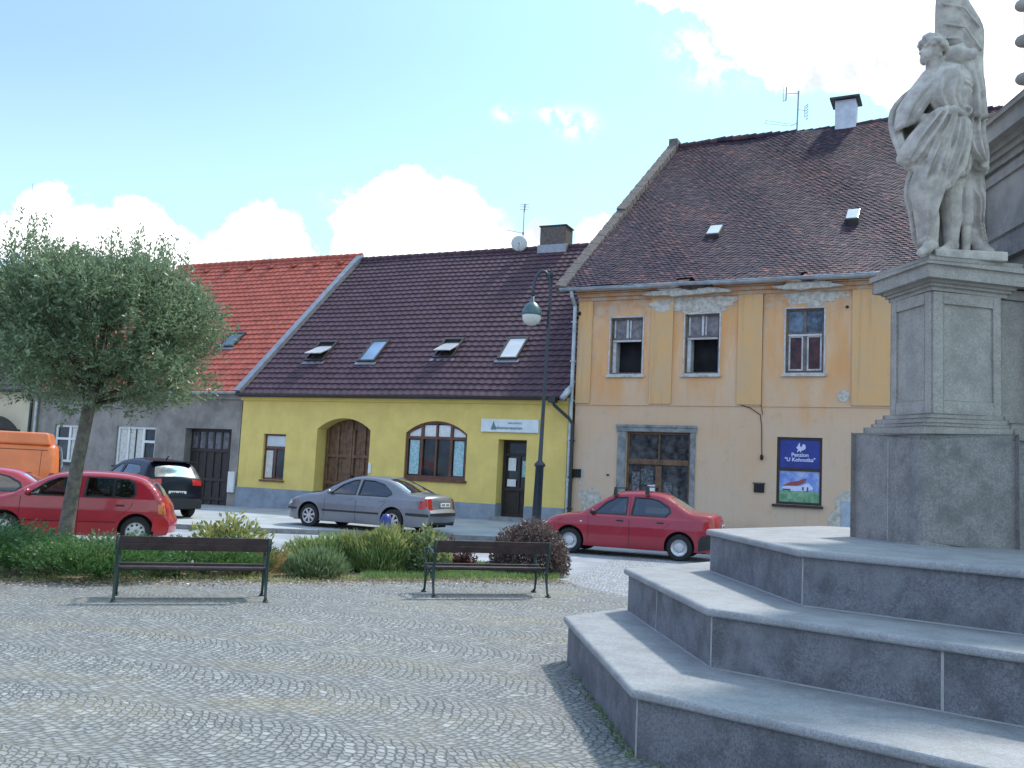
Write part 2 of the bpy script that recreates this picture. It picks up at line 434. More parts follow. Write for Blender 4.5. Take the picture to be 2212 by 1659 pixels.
class MB:
    def __init__(self):
        self.v, self.f = [], []

    def add(self, vs, fs):
        o = len(self.v)
        self.v += [tuple(x) for x in vs]
        self.f += [tuple(o + i for i in f) for f in fs]
        return self

    def box(self, x0, x1, y0, y1, z0, z1):
        return self.add([(x0, y0, z0), (x1, y0, z0), (x1, y1, z0), (x0, y1, z0), (x0, y0, z1), (x1, y0, z1), (x1, y1, z1), (x0, y1, z1)],
                        [(3, 2, 1, 0), (4, 5, 6, 7), (0, 1, 5, 4), (1, 2, 6, 5), (2, 3, 7, 6), (3, 0, 4, 7)])

    def quad(self, a, b, c, d):
        return self.add([a, b, c, d], [(0, 1, 2, 3)])

    def prism(self, poly, fn, a, b, caps=True):
        n = len(poly)
        vs = [fn(p, a) for p in poly] + [fn(p, b) for p in poly]
        fs = [(i, (i + 1) % n, n + (i + 1) % n, n + i) for i in range(n)]
        if caps:
            tri = tessellate_polygon([[Vector((p[0], p[1], 0)) for p in poly]])
            fs += [tuple(x) for x in tri] + [tuple(n + i for i in reversed(x)) for x in tri]
        return self.add(vs, fs)

    def vprism(self, poly, z0, z1):
        return self.prism(poly, lambda p, z: (p[0], p[1], z), z0, z1)

    def sheet(self, outline, holes, n0, depth=0.0):
        """a wall in the s-z plane at n0 with holes, whose reveals go back by depth"""
        loops = [outline] + holes
        tri = tessellate_polygon([[Vector((p[0], p[1], 0)) for p in lp] for lp in loops])
        flat = [p for lp in loops for p in lp]
        self.add([(p[0], n0, p[1]) for p in flat], [tuple(x) for x in tri])
        if depth:
            for h in holes:
                n = len(h)
                self.add([(p[0], n0, p[1]) for p in h] + [(p[0], n0 + depth, p[1]) for p in h],
                         [(i, (i + 1) % n, n + (i + 1) % n, n + i) for i in range(n)])
        return self

    def tube(self, pts, r, n=8, caps=True):
        pts = [Vector(p) for p in pts]
        rs = r if isinstance(r, (list, tuple)) else [r] * len(pts)
        vs, fs = [], []
        up = None
        for i, p in enumerate(pts):
            d = (pts[min(i + 1, len(pts) - 1)] - pts[max(i - 1, 0)]).normalized()
            if up is None:
                up = Vector((0, 0, 1)) if abs(d.z) < .9 else Vector((1, 0, 0))
            a = d.cross(up).normalized()
            up = a.cross(d).normalized()
            for k in range(n):
                t_ = 2 * pi * k / n
                vs.append(p + (a * cos(t_) + up * sin(t_)) * rs[i])
        for i in range(len(pts) - 1):
            for k in range(n):
                fs.append((i * n + k, i * n + (k + 1) % n, (i + 1) * n + (k + 1) % n, (i + 1) * n + k))
        if caps:
            fs += [tuple(reversed(range(n))), tuple(range((len(pts) - 1) * n, len(pts) * n))]
        return self.add(vs, fs)

    def lathe(self, prof, c=(0, 0, 0), n=20, axis='z', a0=0.0, a1=2 * pi):
        full = abs(a1 - a0 - 2 * pi) < 1e-6
        k = n if full else n + 1
        vs, fs = [], []
        for (r, h) in prof:
            for i in range(k):
                t_ = a0 + (a1 - a0) * i / n
                x, y = r * cos(t_), r * sin(t_)
                q = {'z': (x, y, h), 'y': (x, h, y), 'x': (h, x, y)}[axis]
                vs.append((c[0] + q[0], c[1] + q[1], c[2] + q[2]))
        for j in range(len(prof) - 1):
            for i in range(n if full else n):
                i2 = (i + 1) % k if full else i + 1
                fs.append((j * k + i, j * k + i2, (j + 1) * k + i2, (j + 1) * k + i))
        return self.add(vs, fs)

    def ell(self, c, r, nu=16, nv=10, rot=None):
        vs, fs = [], []
        for j in range(nv + 1):
            p_ = -pi / 2 + pi * j / nv
            for i in range(nu):
                t_ = 2 * pi * i / nu
                q = Vector((r[0] * cos(p_) * cos(t_), r[1] * cos(p_) * sin(t_), r[2] * sin(p_)))
                if rot:
                    q = rot @ q
                vs.append((c[0] + q.x, c[1] + q.y, c[2] + q.z))
        for j in range(nv):
            for i in range(nu):
                fs.append((j * nu + i, j * nu + (i + 1) % nu, (j + 1) * nu + (i + 1) % nu, (j + 1) * nu + i))
        return self.add(vs, fs)

    def build(self, name, m, parent=None, smooth=False, bevel=0.0, org=(0, 0, 0), label=None, cat=None, group=None, kind=None, loc=None, seg=2):
        me = bpy.data.meshes.new(name)
        me.from_pydata([(a - org[0], b - org[1], c - org[2]) for a, b, c in self.v], [], self.f)
        if isinstance(m, str):
            m = M[m]
        me.materials.append(m)
        if smooth:
            me.shade_smooth()
        o = bpy.data.objects.new(name, me)
        COL.objects.link(o)
        if parent:
            o.parent = parent
        if loc:
            o.location = loc
        if bevel:
            bm_ = o.modifiers.new('bevel', 'BEVEL')
            bm_.width = bevel
            bm_.segments = seg
            bm_.limit_method = 'ANGLE'
            bm_.use_clamp_overlap = seg < 4
        return tag(o, label, cat, group, kind)

def arc_pts(s0, s1, zs, rise, n=12):
    """points of a segmental arch from (s1,zs) over the crown to (s0,zs)"""
    w = (s1 - s0) / 2
    R = (w * w + rise * rise) / (2 * rise)
    cx, cz = (s0 + s1) / 2, zs + rise - R
    a = math.asin(w / R)
    return [(cx + R * sin(a - 2 * a * i / n), cz + R * cos(a - 2 * a * i / n)) for i in range(n + 1)]

def rect(s0, s1, z0, z1):
    return [(s0, z0), (s1, z0), (s1, z1), (s0, z1)]

# ------------------------------------------------------------------ frames of the two facades
CORNER = Vector((2.006, 30.0, 0))
AY = atan2(-.41036, .91192)
AO = atan2(-.44721, .89443)
def fpoint(ang, s, n, z):
    return Vector((CORNER.x + cos(ang) * s - sin(ang) * n, CORNER.y + sin(ang) * s + cos(ang) * n, z))
def gz(s):
    return .32 + .0165 * max(s, -26) if s < 0 else .32 + .004 * s

# ------------------------------------------------------------------ the ground
def ground_sheet(name, poly, m, z, **kw):
    mb = MB()
    n0 = len(poly)
    tri = tessellate_polygon([[Vector((p[0], p[1], 0)) for p in poly]])
    zz = (lambda p: z) if not callable(z) else z
    mb.add([(p[0], p[1], p[2] if len(p) > 2 else zz(p)) for p in poly], [tuple(x) for x in tri])
    return mb.build(name, m, kind='structure', **kw)

ground_sheet('ground', [(-400, -200), (400, -200), (400, 500), (-400, 500)], 'asphalt', -.30)
ground_sheet('road', [(-60, 6), (60, 6), (60, 60), (-60, 60)], 'asphalt', -.012)
ground_sheet('cobbled_road', [(.2, 14.3), (1.0, 15.9), (3.0, 23.0), (30, 12), (30, 2), (6.0, 9.5)], 'cobble_light', -.004)
PLZ = [(-40, -30), (40, -30), (40, 6), (9, 9.2), (4.5, 11.4), (2.6, 13.2), (1.35, 15.3), (1.1, 16.2), (-1.4, 15.15), (-2.8, 14.5), (-4.7, 13.75), (-6.8, 12.75), (-9, 12.2), (-12, 12.1), (-40, 12.3)]
ground_sheet('plaza', PLZ, 'cobble', .004)
# pavement: from the kerb up to the house fronts
KERB = [(-45, 30.0), (-30, 26.8), (-14, 24.2), (-7, 24.0), (-.7, 25.15), (2.2, 25.3), (5, 24.3), (12, 20.8), (30, 12)]
mb = MB()
KP = []
for i in range(len(KERB) - 1):
    (x0, y0), (x1, y1) = KERB[i], KERB[i + 1]
    for k in range(6):
        KP.append((x0 + (x1 - x0) * k / 6, y0 + (y1 - y0) * k / 6))
KP.append(KERB[-1])
rows = []
for i, (x, y) in enumerate(KP):
    f = i / (len(KP) - 1)
    s = (x - CORNER.x) / cos(AY)
    pw = fpoint(AY, s, 0, gz(s)) if s < 0 else fpoint(AO, s, 0, gz(s))
    rows.append(((x, y, .10), tuple(pw)))
for i in range(len(rows) - 1):
    a, b_ = rows[i]
    c_, d = rows[i + 1]
    mb.quad(a, c_, d, b_)
    # carry the sheet back under the houses
    mb.quad(b_, d, (d[0] + 1.2, d[1] + 3, d[2]), (b_[0] + 1.2, b_[1] + 3, b_[2]))
mb.build('pavement', 'paving', kind='structure')
mb = MB()
for i in range(len(KP) - 1):
    a, b_ = Vector(KP[i] + (0,)), Vector(KP[i + 1] + (0,))
    d = (b_ - a).normalized()
    n = Vector((d.y, -d.x, 0)) * .07
    a2, b2 = a + d * .006, b_ - d * .006
    q = [a2 + n, b2 + n, b2 - n, a2 - n]
    mb.vprism([(p.x, p.y) for p in q], -.02, .112)
mb.build('kerb', 'kerb', kind='structure')
# planting bed
BED = [(1.0, 16.1), (-1.4, 15.1), (-2.8, 14.45), (-4.7, 13.7), (-6.8, 12.7), (-9, 12.15), (-13, 12.0), (-13, 17.0), (-8, 17.6), (-4, 17.7), (-1.6, 18.0), (.2, 18.2), (1.1, 17.4)]
ground_sheet('planting_bed', BED, 'soil', .010)
# ------------------------------------------------------------------ houses
def wave_roof(s0, s1, e, r, rows, tw, lip=.035, wave=.022):
    """ribbed concrete tile roof: a step per course, a wave per tile"""
    mb = MB()
    cols = int(round((s1 - s0) / tw)) * 6
    sl = Vector((r[0] - e[0], r[1] - e[1]))
    nrm = Vector((-sl.y, sl.x)).normalized()
    prev = None
    vs, fs = [], []
    for i in range(rows):
        for (tt, hh) in ((i / rows, lip), ((i + 1) / rows, .0)):
            for k in range(cols + 1):
                s = s0 + (s1 - s0) * k / cols
                w = wave * (.5 + .5 * cos(2 * pi * k / 6)) + hh + .010 * sin(s * .9 + tt * 4)
                p = Vector((e[0], e[1])) + sl * tt + nrm * w
                vs.append((s, p.x, p.y))
    n = cols + 1
    for i in range(rows * 2 - 1):
        for k in range(cols):
            fs.append((i * n + k, i * n + k + 1, (i + 1) * n + k + 1, (i + 1) * n + k))
    mb.add(vs, fs)
    # front edge of the lowest course
    mb.add([vs[k] for k in range(n)] + [(vs[k][0], vs[k][1] + .01, e[1] - .03) for k in range(n)], [(k, k + 1, n + k + 1, n + k) for k in range(cols)])
    # ridge caps
    k = int((s1 - s0) / .38)
    for i in range(k):
        a = s0 + (s1 - s0) * i / k
        b_ = s0 + (s1 - s0) * (i + 1) / k
        mb.tube([(a, r[0], r[1] + .02), (b_ - .01, r[0], r[1] + .035)], [.12, .135], 10)
    return mb

def shell(name, root, s0, s1, depth, zb, ze, ridge, m, org, holes=(), hd=.25, front_top=None):
    """front wall with openings, side walls with gables and back wall as one wall mesh"""
    zt = front_top or ze
    mb = MB()
    mb.sheet(rect(s0, s1, zb, zt), list(holes), 0, hd)
    back = 2 * ridge[0]
    for s in (s0, s1):
        mb.add([(s, 0, zb), (s, back, zb), (s, back, zt), (s, ridge[0], ridge[1] - .25), (s, 0, zt)], [(0, 1, 2, 3, 4)])
    mb.quad((s0, back, zb), (s1, back, zb), (s1, back, zt), (s0, back, zt))
    return mb.build(name, m, root, org=org)

def back_slope(s0, s1, e, r):
    mb = MB()
    bx = 2 * r[0] - e[0]
    mb.add([(s0, r[0], r[1]), (s1, r[0], r[1]), (s1, bx, e[1]), (s0, bx, e[1])], [(0, 1, 2, 3)])
    return mb

def frame_boxes(mb, s0, s1, z0, z1, n, w=.07, d=.07, vs=(), hs=()):
    mb.box(s0, s0 + w, n, n + d, z0, z1)
    mb.box(s1 - w, s1, n, n + d, z0, z1)
    mb.box(s0 + w, s1 - w, n, n + d, z1 - w, z1)
    mb.box(s0 + w, s1 - w, n, n + d, z0, z0 + w)
    for (a, zz0, zz1, ww) in vs:
        mb.box(a - ww / 2, a + ww / 2, n - .004, n + d - .004, zz0, zz1)
    for (h, a, b_, ww) in hs:
        mb.box(a, b_, n - .008, n + d - .008, h - ww / 2, h + ww / 2)
    return mb

def skylight(root, org, fr, s0, s1, t0, t1, e, r, opened=0.0, pane='pane_sky', thick=.07):
    """roof window on the slope; opened = tilt of the sash in radians, hinged in the middle"""
    sl = Vector((r[0] - e[0], r[1] - e[1])).normalized()
    nr = Vector((-sl.y, sl.x))
    P = lambda s, t_, h: (s, e[0] + sl.x * t_ + nr.x * h, e[1] + sl.y * t_ + nr.y * h)
    mb = MB()
    def pb(a, b_, c_, d, h0, h1, f=P):
        mb.add([f(a, c_, h0), f(b_, c_, h0), f(b_, d, h0), f(a, d, h0), f(a, c_, h1), f(b_, c_, h1), f(b_, d, h1), f(a, d, h1)],
               [(3, 2, 1, 0), (4, 5, 6, 7), (0, 1, 5, 4), (1, 2, 6, 5), (2, 3, 7, 6), (3, 0, 4, 7)])
    w = .07
    pb(s0, s0 + w, t0, t1, .0, thick + .06)
    pb(s1 - w, s1, t0, t1, .0, thick + .06)
    pb(s0 + w, s1 - w, t1 - .12, t1, .0, thick + .06)
    pb(s0 + w, s1 - w, t0, t0 + w, .0, thick + .06)
    f_ = mb.build('roof_window', 'brown_metal', root, org=org)
    mb = MB()
    pb(s0 - .08, s1 + .08, t0 - .16, t0 - .004, .035, .055)
    mb.build('flashing', fr, f_, org=org)
    mb = MB()
    if opened:
        tm = (t0 + t1) / 2 + .1
        def Q(s, t_, h):
            a, b_ = (t_ - tm) * cos(opened) - h * sin(opened), (t_ - tm) * sin(opened) * -1 + h * cos(opened)
            return P(s, tm + a, thick + .03 + b_)
        pb(s0 + w + .01, s1 - w - .01, t0 + w, t1 - .14, .0, .05, Q)
        mb.build('sash', 'white_old', f_, org=org)
        mb = MB()
        pb(s0 + w + .06, s1 - w - .06, t0 + w + .06, t1 - .2, .052, .058, Q)
        mb.build('pane', pane, f_, org=org)
        mb = MB()
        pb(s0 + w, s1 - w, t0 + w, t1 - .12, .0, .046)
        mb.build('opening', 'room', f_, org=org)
    else:
        pb(s0 + w, s1 - w, t0 + w, t1 - .12, .0, thick + .03)
        mb.build('pane', pane, f_, org=org)
    return f_

def gutter(root, org, s0, s1, n, z, m='brown_metal', r=.075, sag=0.0):
    mb = MB()
    k = 24
    pts = [(s0 + (s1 - s0) * i / k, n, z + sag * sin(i * 1.3) * .5) for i in range(k + 1)]
    vs, fs = [], []
    for p in pts:
        for j in range(7):
            a = pi + pi * j / 6
            vs.append((p[0], p[1] + r * cos(a), p[2] + r * sin(a)))
    for i in range(k):
        for j in range(6):
            fs.append((i * 7 + j, i * 7 + j + 1, (i + 1) * 7 + j + 1, (i + 1) * 7 + j))
    mb.add(vs, fs)
    mb.tube([(s0, n - r, z), (s1, n - r, z)], .012, 6)
    o = mb.build('gutter', m, root, org=org, smooth=True)
    md = o.modifiers.new('solid', 'SOLIDIFY')
    md.thickness = .008
    return o

# ---------- yellow house
YE, YR = (-.30, 4.42), (7.39, 11.52)
YL, YRT = -13.62, -.12
ORG = (YL, 0, 0)
yh = empty('yellow_house', fpoint(AY, YL, 0, 0), AY, 'single storey yellow house with dark brown roof, arched brown gate and arched shop window', 'house')
GATE = [(-10.05, -.5), (-7.72, -.5)] + arc_pts(-10.05, -7.72, 3.17, .42)
ARW = [(-6.24, 1.53), (-3.79, 1.53)] + arc_pts(-6.24, -3.79, 3.12, .44)
WIN = rect(-12.5, -11.46, 1.2, 2.93)
DOOR = [(-2.6, -.5), (-1.55, -.5), (-1.55, 2.99), (-2.6, 2.99)]
mb = MB()
mb.sheet(rect(YL, YRT, -.6, 4.42), [], 0) if False else None
# front wall: the openings that reach the ground are notches of the outline
outl = [(YL, -.6), (-10.05, -.6), (-10.05, 3.17)] + list(reversed(arc_pts(-10.05, -7.72, 3.17, .42)))[1:] + [(-7.72, -.6), (-2.6, -.6), (-2.6, 2.99), (-1.55, 2.99), (-1.55, -.6), (YRT, -.6), (YRT, 4.42), (YL, 4.42)]
mb.sheet(outl, [ARW, WIN], 0, .14)
ga = list(reversed(arc_pts(-10.05, -7.72, 3.17, .42)))
rev = [(-10.05, -.6)] + ga + [(-7.72, -.6)]
for a, b_ in zip(rev[:-1], rev[1:]):
    mb.quad((a[0], 0, a[1]), (b_[0], 0, b_[1]), (b_[0], .62, b_[1]), (a[0], .62, a[1]))
rev = [(-2.6, -.6), (-2.6, 2.99), (-1.55, 2.99), (-1.55, -.6)]
for a, b_ in zip(rev[:-1], rev[1:]):
    mb.quad((a[0], 0, a[1]), (b_[0], 0, b_[1]), (b_[0], .55, b_[1]), (a[0], .55, a[1]))
for s in (YL, YRT):
    mb.add([(s, 0, -.6), (s, 14.8, -.6), (s, 14.8, 4.42), (s, YR[0], 11.25), (s, 0, 4.42)], [(0, 1, 2, 3, 4)])
mb.quad((YL, 14.8, -.6), (YRT, 14.8, -.6), (YRT, 14.8, 4.42), (YL, 14.8, 4.42))
mb.build('wall', 'yellow_plaster', yh, org=ORG)
mb = MB()
for a, b_ in ((YL - .02, -10.05), (-7.72, -2.6), (-1.55, YRT + .02)):
    mb.box(a, b_, -.045, -.003, -.6, .86 if b_ < -8 else .80)
mb.box(-10.046, -10.03, .0, .60, -.6, .88)
mb.box(-2.596, -2.58, .0, .54, -.6, .84)
mb.build('plinth', 'plinth_grey', yh, org=ORG, bevel=.008)
mb = MB()
mb.box(YL - .05, YRT + .05, -.10, -.003, 4.20, 4.43)
mb.box(YL - .07, YRT + .07, -.17, -.104, 4.30, 4.43)
mb.build('cornice', 'yellow_trim', yh, org=ORG, bevel=.01)
# roof
rf = wave_roof(YL - .02, .02, YE, YR, 31, .30, .042, .026).build('roof', 'brown_tile', yh, org=ORG)
back_slope(YL, .0, YE, YR).build('rear_roof', 'brown_tile', yh, org=ORG)
gutter(yh, ORG, YL - .05, -.35, -.37, 4.42)
mb = MB()
mb.box(YL - .03, -.1, -.30, -.28, 4.30, 4.46)
mb.build('fascia', 'brown_metal', yh, org=ORG)
for (a, b_, t0, t1, op) in ((-11.78, -10.9, 2.1, 3.48, .34), (-9.25, -8.48, 2.02, 3.47, 0), (-6.05, -5.22, 2.22, 3.5, .34), (-3.37, -2.58, 2.1, 3.49, 0)):
    skylight(yh, ORG, 'flash', a, b_, t0, t1, YE, YR, op, 'pane_sky' if (op or a > -4) else 'pane_blue' if 'pane_blue' in M else 'pane_sky')
# gate
mb = MB()
for k in range(12):
    a = -10.05 + 2.33 * k / 12
    b_ = -10.05 + 2.33 * (k + 1) / 12
    def ht(s):
        w = 1.165
        R = (w * w + .42 * .42) / .84
        return 3.17 + .42 - R + sqrt(max(0, R * R - (s + 8.885) ** 2))
    za, zb_ = ht(a + .012), ht(b_ - .012)
    mb.prism([(a + .006, .1), (b_ - .006, .1), (b_ - .006, zb_), (a + .006, za)], lambda p, n: (p[0], n, p[1]), .60, .64)
gt = mb.build('gate', 'wood', yh, org=ORG, bevel=.006)
mb = MB()
for (a, b_) in ((-9.98, -8.96), (-8.82, -7.79)):
    mb.box(a, b_, .545, .598, .25, .40)
    mb.box(a, b_, .545, .598, 1.15, 1.27)
    mb.box(a, b_, .545, .598, 2.15, 2.27)
    mb.box(a, a + .10, .54, .596, .2, 3.2)
    mb.box(b_ - .10, b_, .54, .596, .2, 3.2)
    mb.box((a + b_) / 2 - .05, (a + b_) / 2 + .05, .542, .597, .4, 3.35)
mb.box(-8.95, -8.83, .525, .60, .2, 3.5)
mb.build('gate_panel_frame', 'wood', gt, org=ORG, bevel=.01)
MB().box(-8.76, -8.70, .48, .53, 1.35, 1.52).build('handle', 'dark', gt, org=ORG, bevel=.01)
MB().box(-7.70, -7.58, -.05, -.004, 1.62, 1.98).build('letter_box', 'white', yh, org=ORG, bevel=.01)
# small window
mb = frame_boxes(MB(), -12.5, -11.46, 1.2, 2.93, .10, .07, .06, vs=[(-11.98, 1.27, 2.42, .09)], hs=[(2.42, -12.43, -11.53, .09)])
w_ = mb.build('window', 'wood_red', yh, org=ORG, bevel=.006)
MB().box(-12.43, -11.53, .135, .15, 1.27, 2.38).build('pane', 'pane', w_, org=ORG)
MB().box(-12.43, -11.53, .132, .148, 2.46, 2.86).build('pane', 'pane_sky', w_, org=ORG)
MB().box(-12.42, -12.10, .126, .130, 1.27, 2.30).build('curtain', 'curtain', w_, org=ORG)
MB().box(-12.55, -11.41, -.06, -.003, 1.12, 1.19).build('sill', 'wood_red', w_, org=ORG, bevel=.006)
# arched shop window
mb = MB()
arc_o = arc_pts(-6.24, -3.79, 3.12, .44, 20)
arc_i = arc_pts(-6.15, -3.88, 3.10, .38, 20)
for i in range(20):
    a, b_, c_, d = arc_o[i], arc_o[i + 1], arc_i[i + 1], arc_i[i]
    mb.prism([a, b_, c_, d], lambda p, n: (p[0], n, p[1]), .06, .13)
mb.box(-6.24, -6.15, .06, .13, 1.53, 3.14)
mb.box(-3.88, -3.79, .06, .13, 1.53, 3.14)
mb.box(-6.15, -3.88, .06, .13, 1.53, 1.64)
for s, w0 in ((-5.60, .10), (-5.02, .07), (-4.43, .10)):
    mb.box(s - w0 / 2, s + w0 / 2, .055, .125, 1.64, 3.47)
mb.box(-6.15, -3.88, .05, .12, 2.92, 3.01)
w_ = mb.build('shop_window', 'wood_red', yh, org=ORG, bevel=.006)
mb = MB()
mb.sheet([(-6.2, 1.6), (-3.83, 1.6)] + arc_pts(-6.2, -3.83, 3.09, .38, 16), [], .135)
mb.build('pane', 'pane', w_, org=ORG)
mb = MB()
for (a, b_, tp) in ((-6.14, -5.66, 3.24), (-5.54, -5.06, 3.42), (-4.97, -4.49, 3.42), (-4.37, -3.89, 3.24)):
    mb.prism([(a, 3.02), (b_, 3.02), (b_, tp + (.1 if a < -6 else -.1 if a > -4.4 else 0)), (a, tp - (.1 if a < -6 else -.1 if a > -4.4 else 0))], lambda p, n: (p[0], n, p[1]), .124, .131)
mb.build('blind', 'paper', w_, org=ORG)
for a, b_ in ((-6.10, -5.72), (-4.33, -3.95)):
    MB().box(a, b_, .125, .13, 1.68, 2.88).build('window_film', 'teal', w_, org=ORG)
MB().box(-6.30, -3.73, -.07, -.003, 1.44, 1.53).build('sill', 'wood_red', w_, org=ORG, bevel=.01)
# shop door
mb = frame_boxes(MB(), -2.6, -1.55, .40, 2.99, .46, .10, .08, vs=[(-1.98, .5, 2.5, .08)], hs=[(2.50, -2.5, -1.65, .09), (1.32, -2.5, -1.65, .12)])
d_ = mb.build('shop_door', 'wood_dark', yh, org=ORG, bevel=.006)
MB().box(-2.5, -1.65, .50, .53, .45, 1.3).build('door_panel', 'wood_dark', d_, org=ORG)
MB().box(-2.5, -1.65, .505, .52, 1.3, 2.92).build('pane', 'pane', d_, org=ORG)
MB().box(-2.38, -2.10, .44, .452, 1.95, 2.38).build('notice', 'paper', d_, org=ORG)
MB().box(-2.40, -2.08, .44, .452, 1.42, 1.66).build('notice', 'paper', d_, org=ORG)
MB().box(-1.86, -1.68, .44, .452, 1.75, 2.3).build('notice', 'teal', d_, org=ORG)
MB().box(-2.66, -1.49, -.35, .5, -.3, .40).build('doorstep', 'kerb', yh, org=ORG, bevel=.01)
# brown downpipe of the yellow house
mb = MB()
mb.tube([(-.55, -.37, 4.36), (-.50, -.34, 4.15), (.0, -.20, 3.72), (.10, -.16, 3.55), (.10, -.16, .2)], .055, 10)
mb.box(-.66, -.42, -.48, -.26, 4.22, 4.44)
for z in (3.0, 1.8, .8):
    mb.box(.03, .17, -.22, -.02, z, z + .04)
mb.build('downpipe', 'pipe_black', yh, org=ORG, smooth=False)
# valley gutter against the ochre gable
mb = MB()
mb.tube([(-.15, -.55, 4.34), (-.05, -.30, 4.62), (.02, .1, 4.95)], [.10, .11, .05], 8)
mb.build('valley_flashing', 'zinc', yh, org=ORG, smooth=True)
# chimney on the ridge
mb = MB()
mb.box(-4.42, -3.25, 7.1, 7.95, 10.9, 12.42)
ch = mb.build('chimney', 'chim_brown', yh, org=ORG, bevel=.02)
MB().box(-4.50, -3.17, 7.02, 8.03, 11.25, 11.62).build('flashing', 'flash', ch, org=ORG, bevel=.02)
MB().box(-4.46, -3.21, 7.06, 7.99, 12.42, 12.47).build('chimney_cap', 'dark_roof', ch, org=ORG)

# shop sign (lettering illegible in part: small green logo, dark line of capitals)
def textmesh(body, size, name, m, parent, loc, rot, align='LEFT', extrude=.004, bold=0.0):
    cu_ = bpy.data.curves.new(name, 'FONT')
    cu_.body = body
    cu_.size = size
    cu_.extrude = extrude
    cu_.align_x = align
    cu_.offset = bold
    cu_.resolution_u = 3
    tmp = bpy.data.objects.new(name + '_tmp', cu_)
    COL.objects.link(tmp)
    bpy.context.view_layer.update()
    me = bpy.data.meshes.new_from_object(tmp.evaluated_get(bpy.context.evaluated_depsgraph_get()))
    bpy.data.objects.remove(tmp)
    me.name = name
    me.materials.clear()
    me.materials.append(M[m])
    o = bpy.data.objects.new(name, me)
    COL.objects.link(o)
    o.parent = parent
    o.location = loc
    o.rotation_euler = rot
    return o
M['sign_green'] = mat('sign_green', (.12, .22, .22), .6, .05, 4)
M['sign_white'] = mat('sign_white', (.68, .73, .76), .5, .04, 4)
sg = MB().box(0, 2.12, -.09, -.005, 0, .44).build('shop_sign', 'sign_white', None, bevel=.01, label='long white shop sign with small green lettering above the shop door of the yellow house', cat='sign', loc=fpoint(AY, -3.25, 0, 3.23))
sg.rotation_euler = (0, 0, AY)
textmesh('lzheimercentrum', .145, 'lettering', 'sign_green', sg, (.55, -.096, .10), (pi / 2, 0, 0), bold=.002)
textmesh('PRACHATICE', .085, 'small_lettering', 'sign_green', sg, (1.02, -.096, .28), (pi / 2, 0, 0))
MB().prism([(.38, .08), (.58, .08), (.48, .38)], lambda p, n: (p[0], n, p[1]), -.10, -.093).build('logo', 'sign_green', sg)

# ---------- ochre two storey house
OE, OR_ = (-.35, 8.03), (12.05, 17.27)
OL, ORT = .12, 16.0
ORG = (0, 0, 0)
oh = empty('ochre_house', fpoint(AO, 0, 0, 0), AO, 'two storey house with peeling orange ochre plaster and a steep old roof of mottled tiles', 'house')
W1, W2, W3 = rect(1.25, 2.34, 5.2, 7.04), rect(3.72, 4.80, 5.2, 7.08), rect(6.79, 7.88, 5.2, 7.13)
PORT = [(1.92, 1.0), (4.0, 1.0), (4.0, 3.36), (1.92, 3.36)]
POST = rect(6.6, 7.88, 1.34, 3.30)
mb = MB()
mb.sheet(rect(OL, ORT, -.5, 8.03), [W1, W2, W3, PORT, POST], 0, .16)
for s in (OL, ORT):
    mb.add([(s, 0, -.5), (s, 24, -.5), (s, 24, 8.03), (s, OR_[0], 17.0), (s, 0, 8.03)], [(0, 1, 2, 3, 4)])
mb.quad((OL, 24, -.5), (ORT, 24, -.5), (ORT, 24, 8.03), (OL, 24, 8.03))
mb.build('wall', 'ochre', oh)
mb = MB()
mb.box(OL - .03, ORT, -.07, -.003, 7.62, 7.74)
mb.box(OL - .05, ORT, -.14, -.003, 7.74, 7.86)
mb.box(OL - .08, ORT, -.26, -.003, 7.86, 8.03)
mb.build('cornice', 'ochre', oh, bevel=.03)
# flat pilaster strips and string course
mb = MB()
for a, b_ in ((.12, .62), (2.62, 3.34), (5.38, 6.12), (8.66, 9.75), (11.5, 12.2)):
    mb.box(a, b_, -.055, -.003, 4.24, 7.62)
mb.build('pilaster', 'ochre_strip', oh, bevel=.008)
MB().box(OL, ORT, -.028, -.003, 4.19, 4.235).build('string_course', 'ochre', oh, bevel=.008)
# bare patches below the eaves where the cornice has crumbled, and peeling lower down
def blob(cx, cz, rx, rz, seed, n=34, jag=.22):
    rr = random.Random(seed)
    ph = [rr.random() * 6 for _ in range(5)]
    pts = []
    for i in range(n):
        a = 2 * pi * i / n
        k = 1 + jag * (sin(3 * a + ph[0]) * .6 + sin(5 * a + ph[1]) * .5 + sin(9 * a + ph[2]) * .35 + sin(14 * a + ph[3]) * .3)
        pts.append((cx + rx * k * cos(a), cz + rz * k * sin(a)))
    return pts
mb = MB()
for (cx, cz, rx, rz, sd_, th) in ((4.15, 7.42, 1.15, .25, 1, .012), (2.95, 7.38, .34, .20, 2, .060), (7.55, 7.46, .85, .20, 4, .012), (4.35, 7.19, .62, .13, 7, .010), (7.6, 7.28, .22, .12, 9, .01)):
    mb.prism(blob(cx, cz, rx, rz, sd_), lambda p, n: (p[0], n, p[1]), -.003 - th, -.002)
for (cx, cz, rx, rz, sd_) in ((3.75, 7.78, 1.25, .15, 11), (7.4, 7.78, .85, .13, 12)):
    mb.prism(blob(cx, cz, rx, rz, sd_), lambda p, n: (p[0], n, p[1]), -.275, -.13)
mb.build('bare_patch', 'peeled', oh)
M['dark_patch'] = mat('dark_patch', (.12, .08, .065), .95, .3, 6, bump=.8, bs=20)
mb = MB()
mb.prism(blob(4.05, 7.90, .58, .09, 21), lambda p, n: (p[0], n, p[1]), -.285, -.15)
mb.prism(blob(7.45, 7.93, .22, .06, 22), lambda p, n: (p[0], n, p[1]), -.285, -.15)
mb.build('exposed_brick', 'dark_patch', oh)
mb = MB()
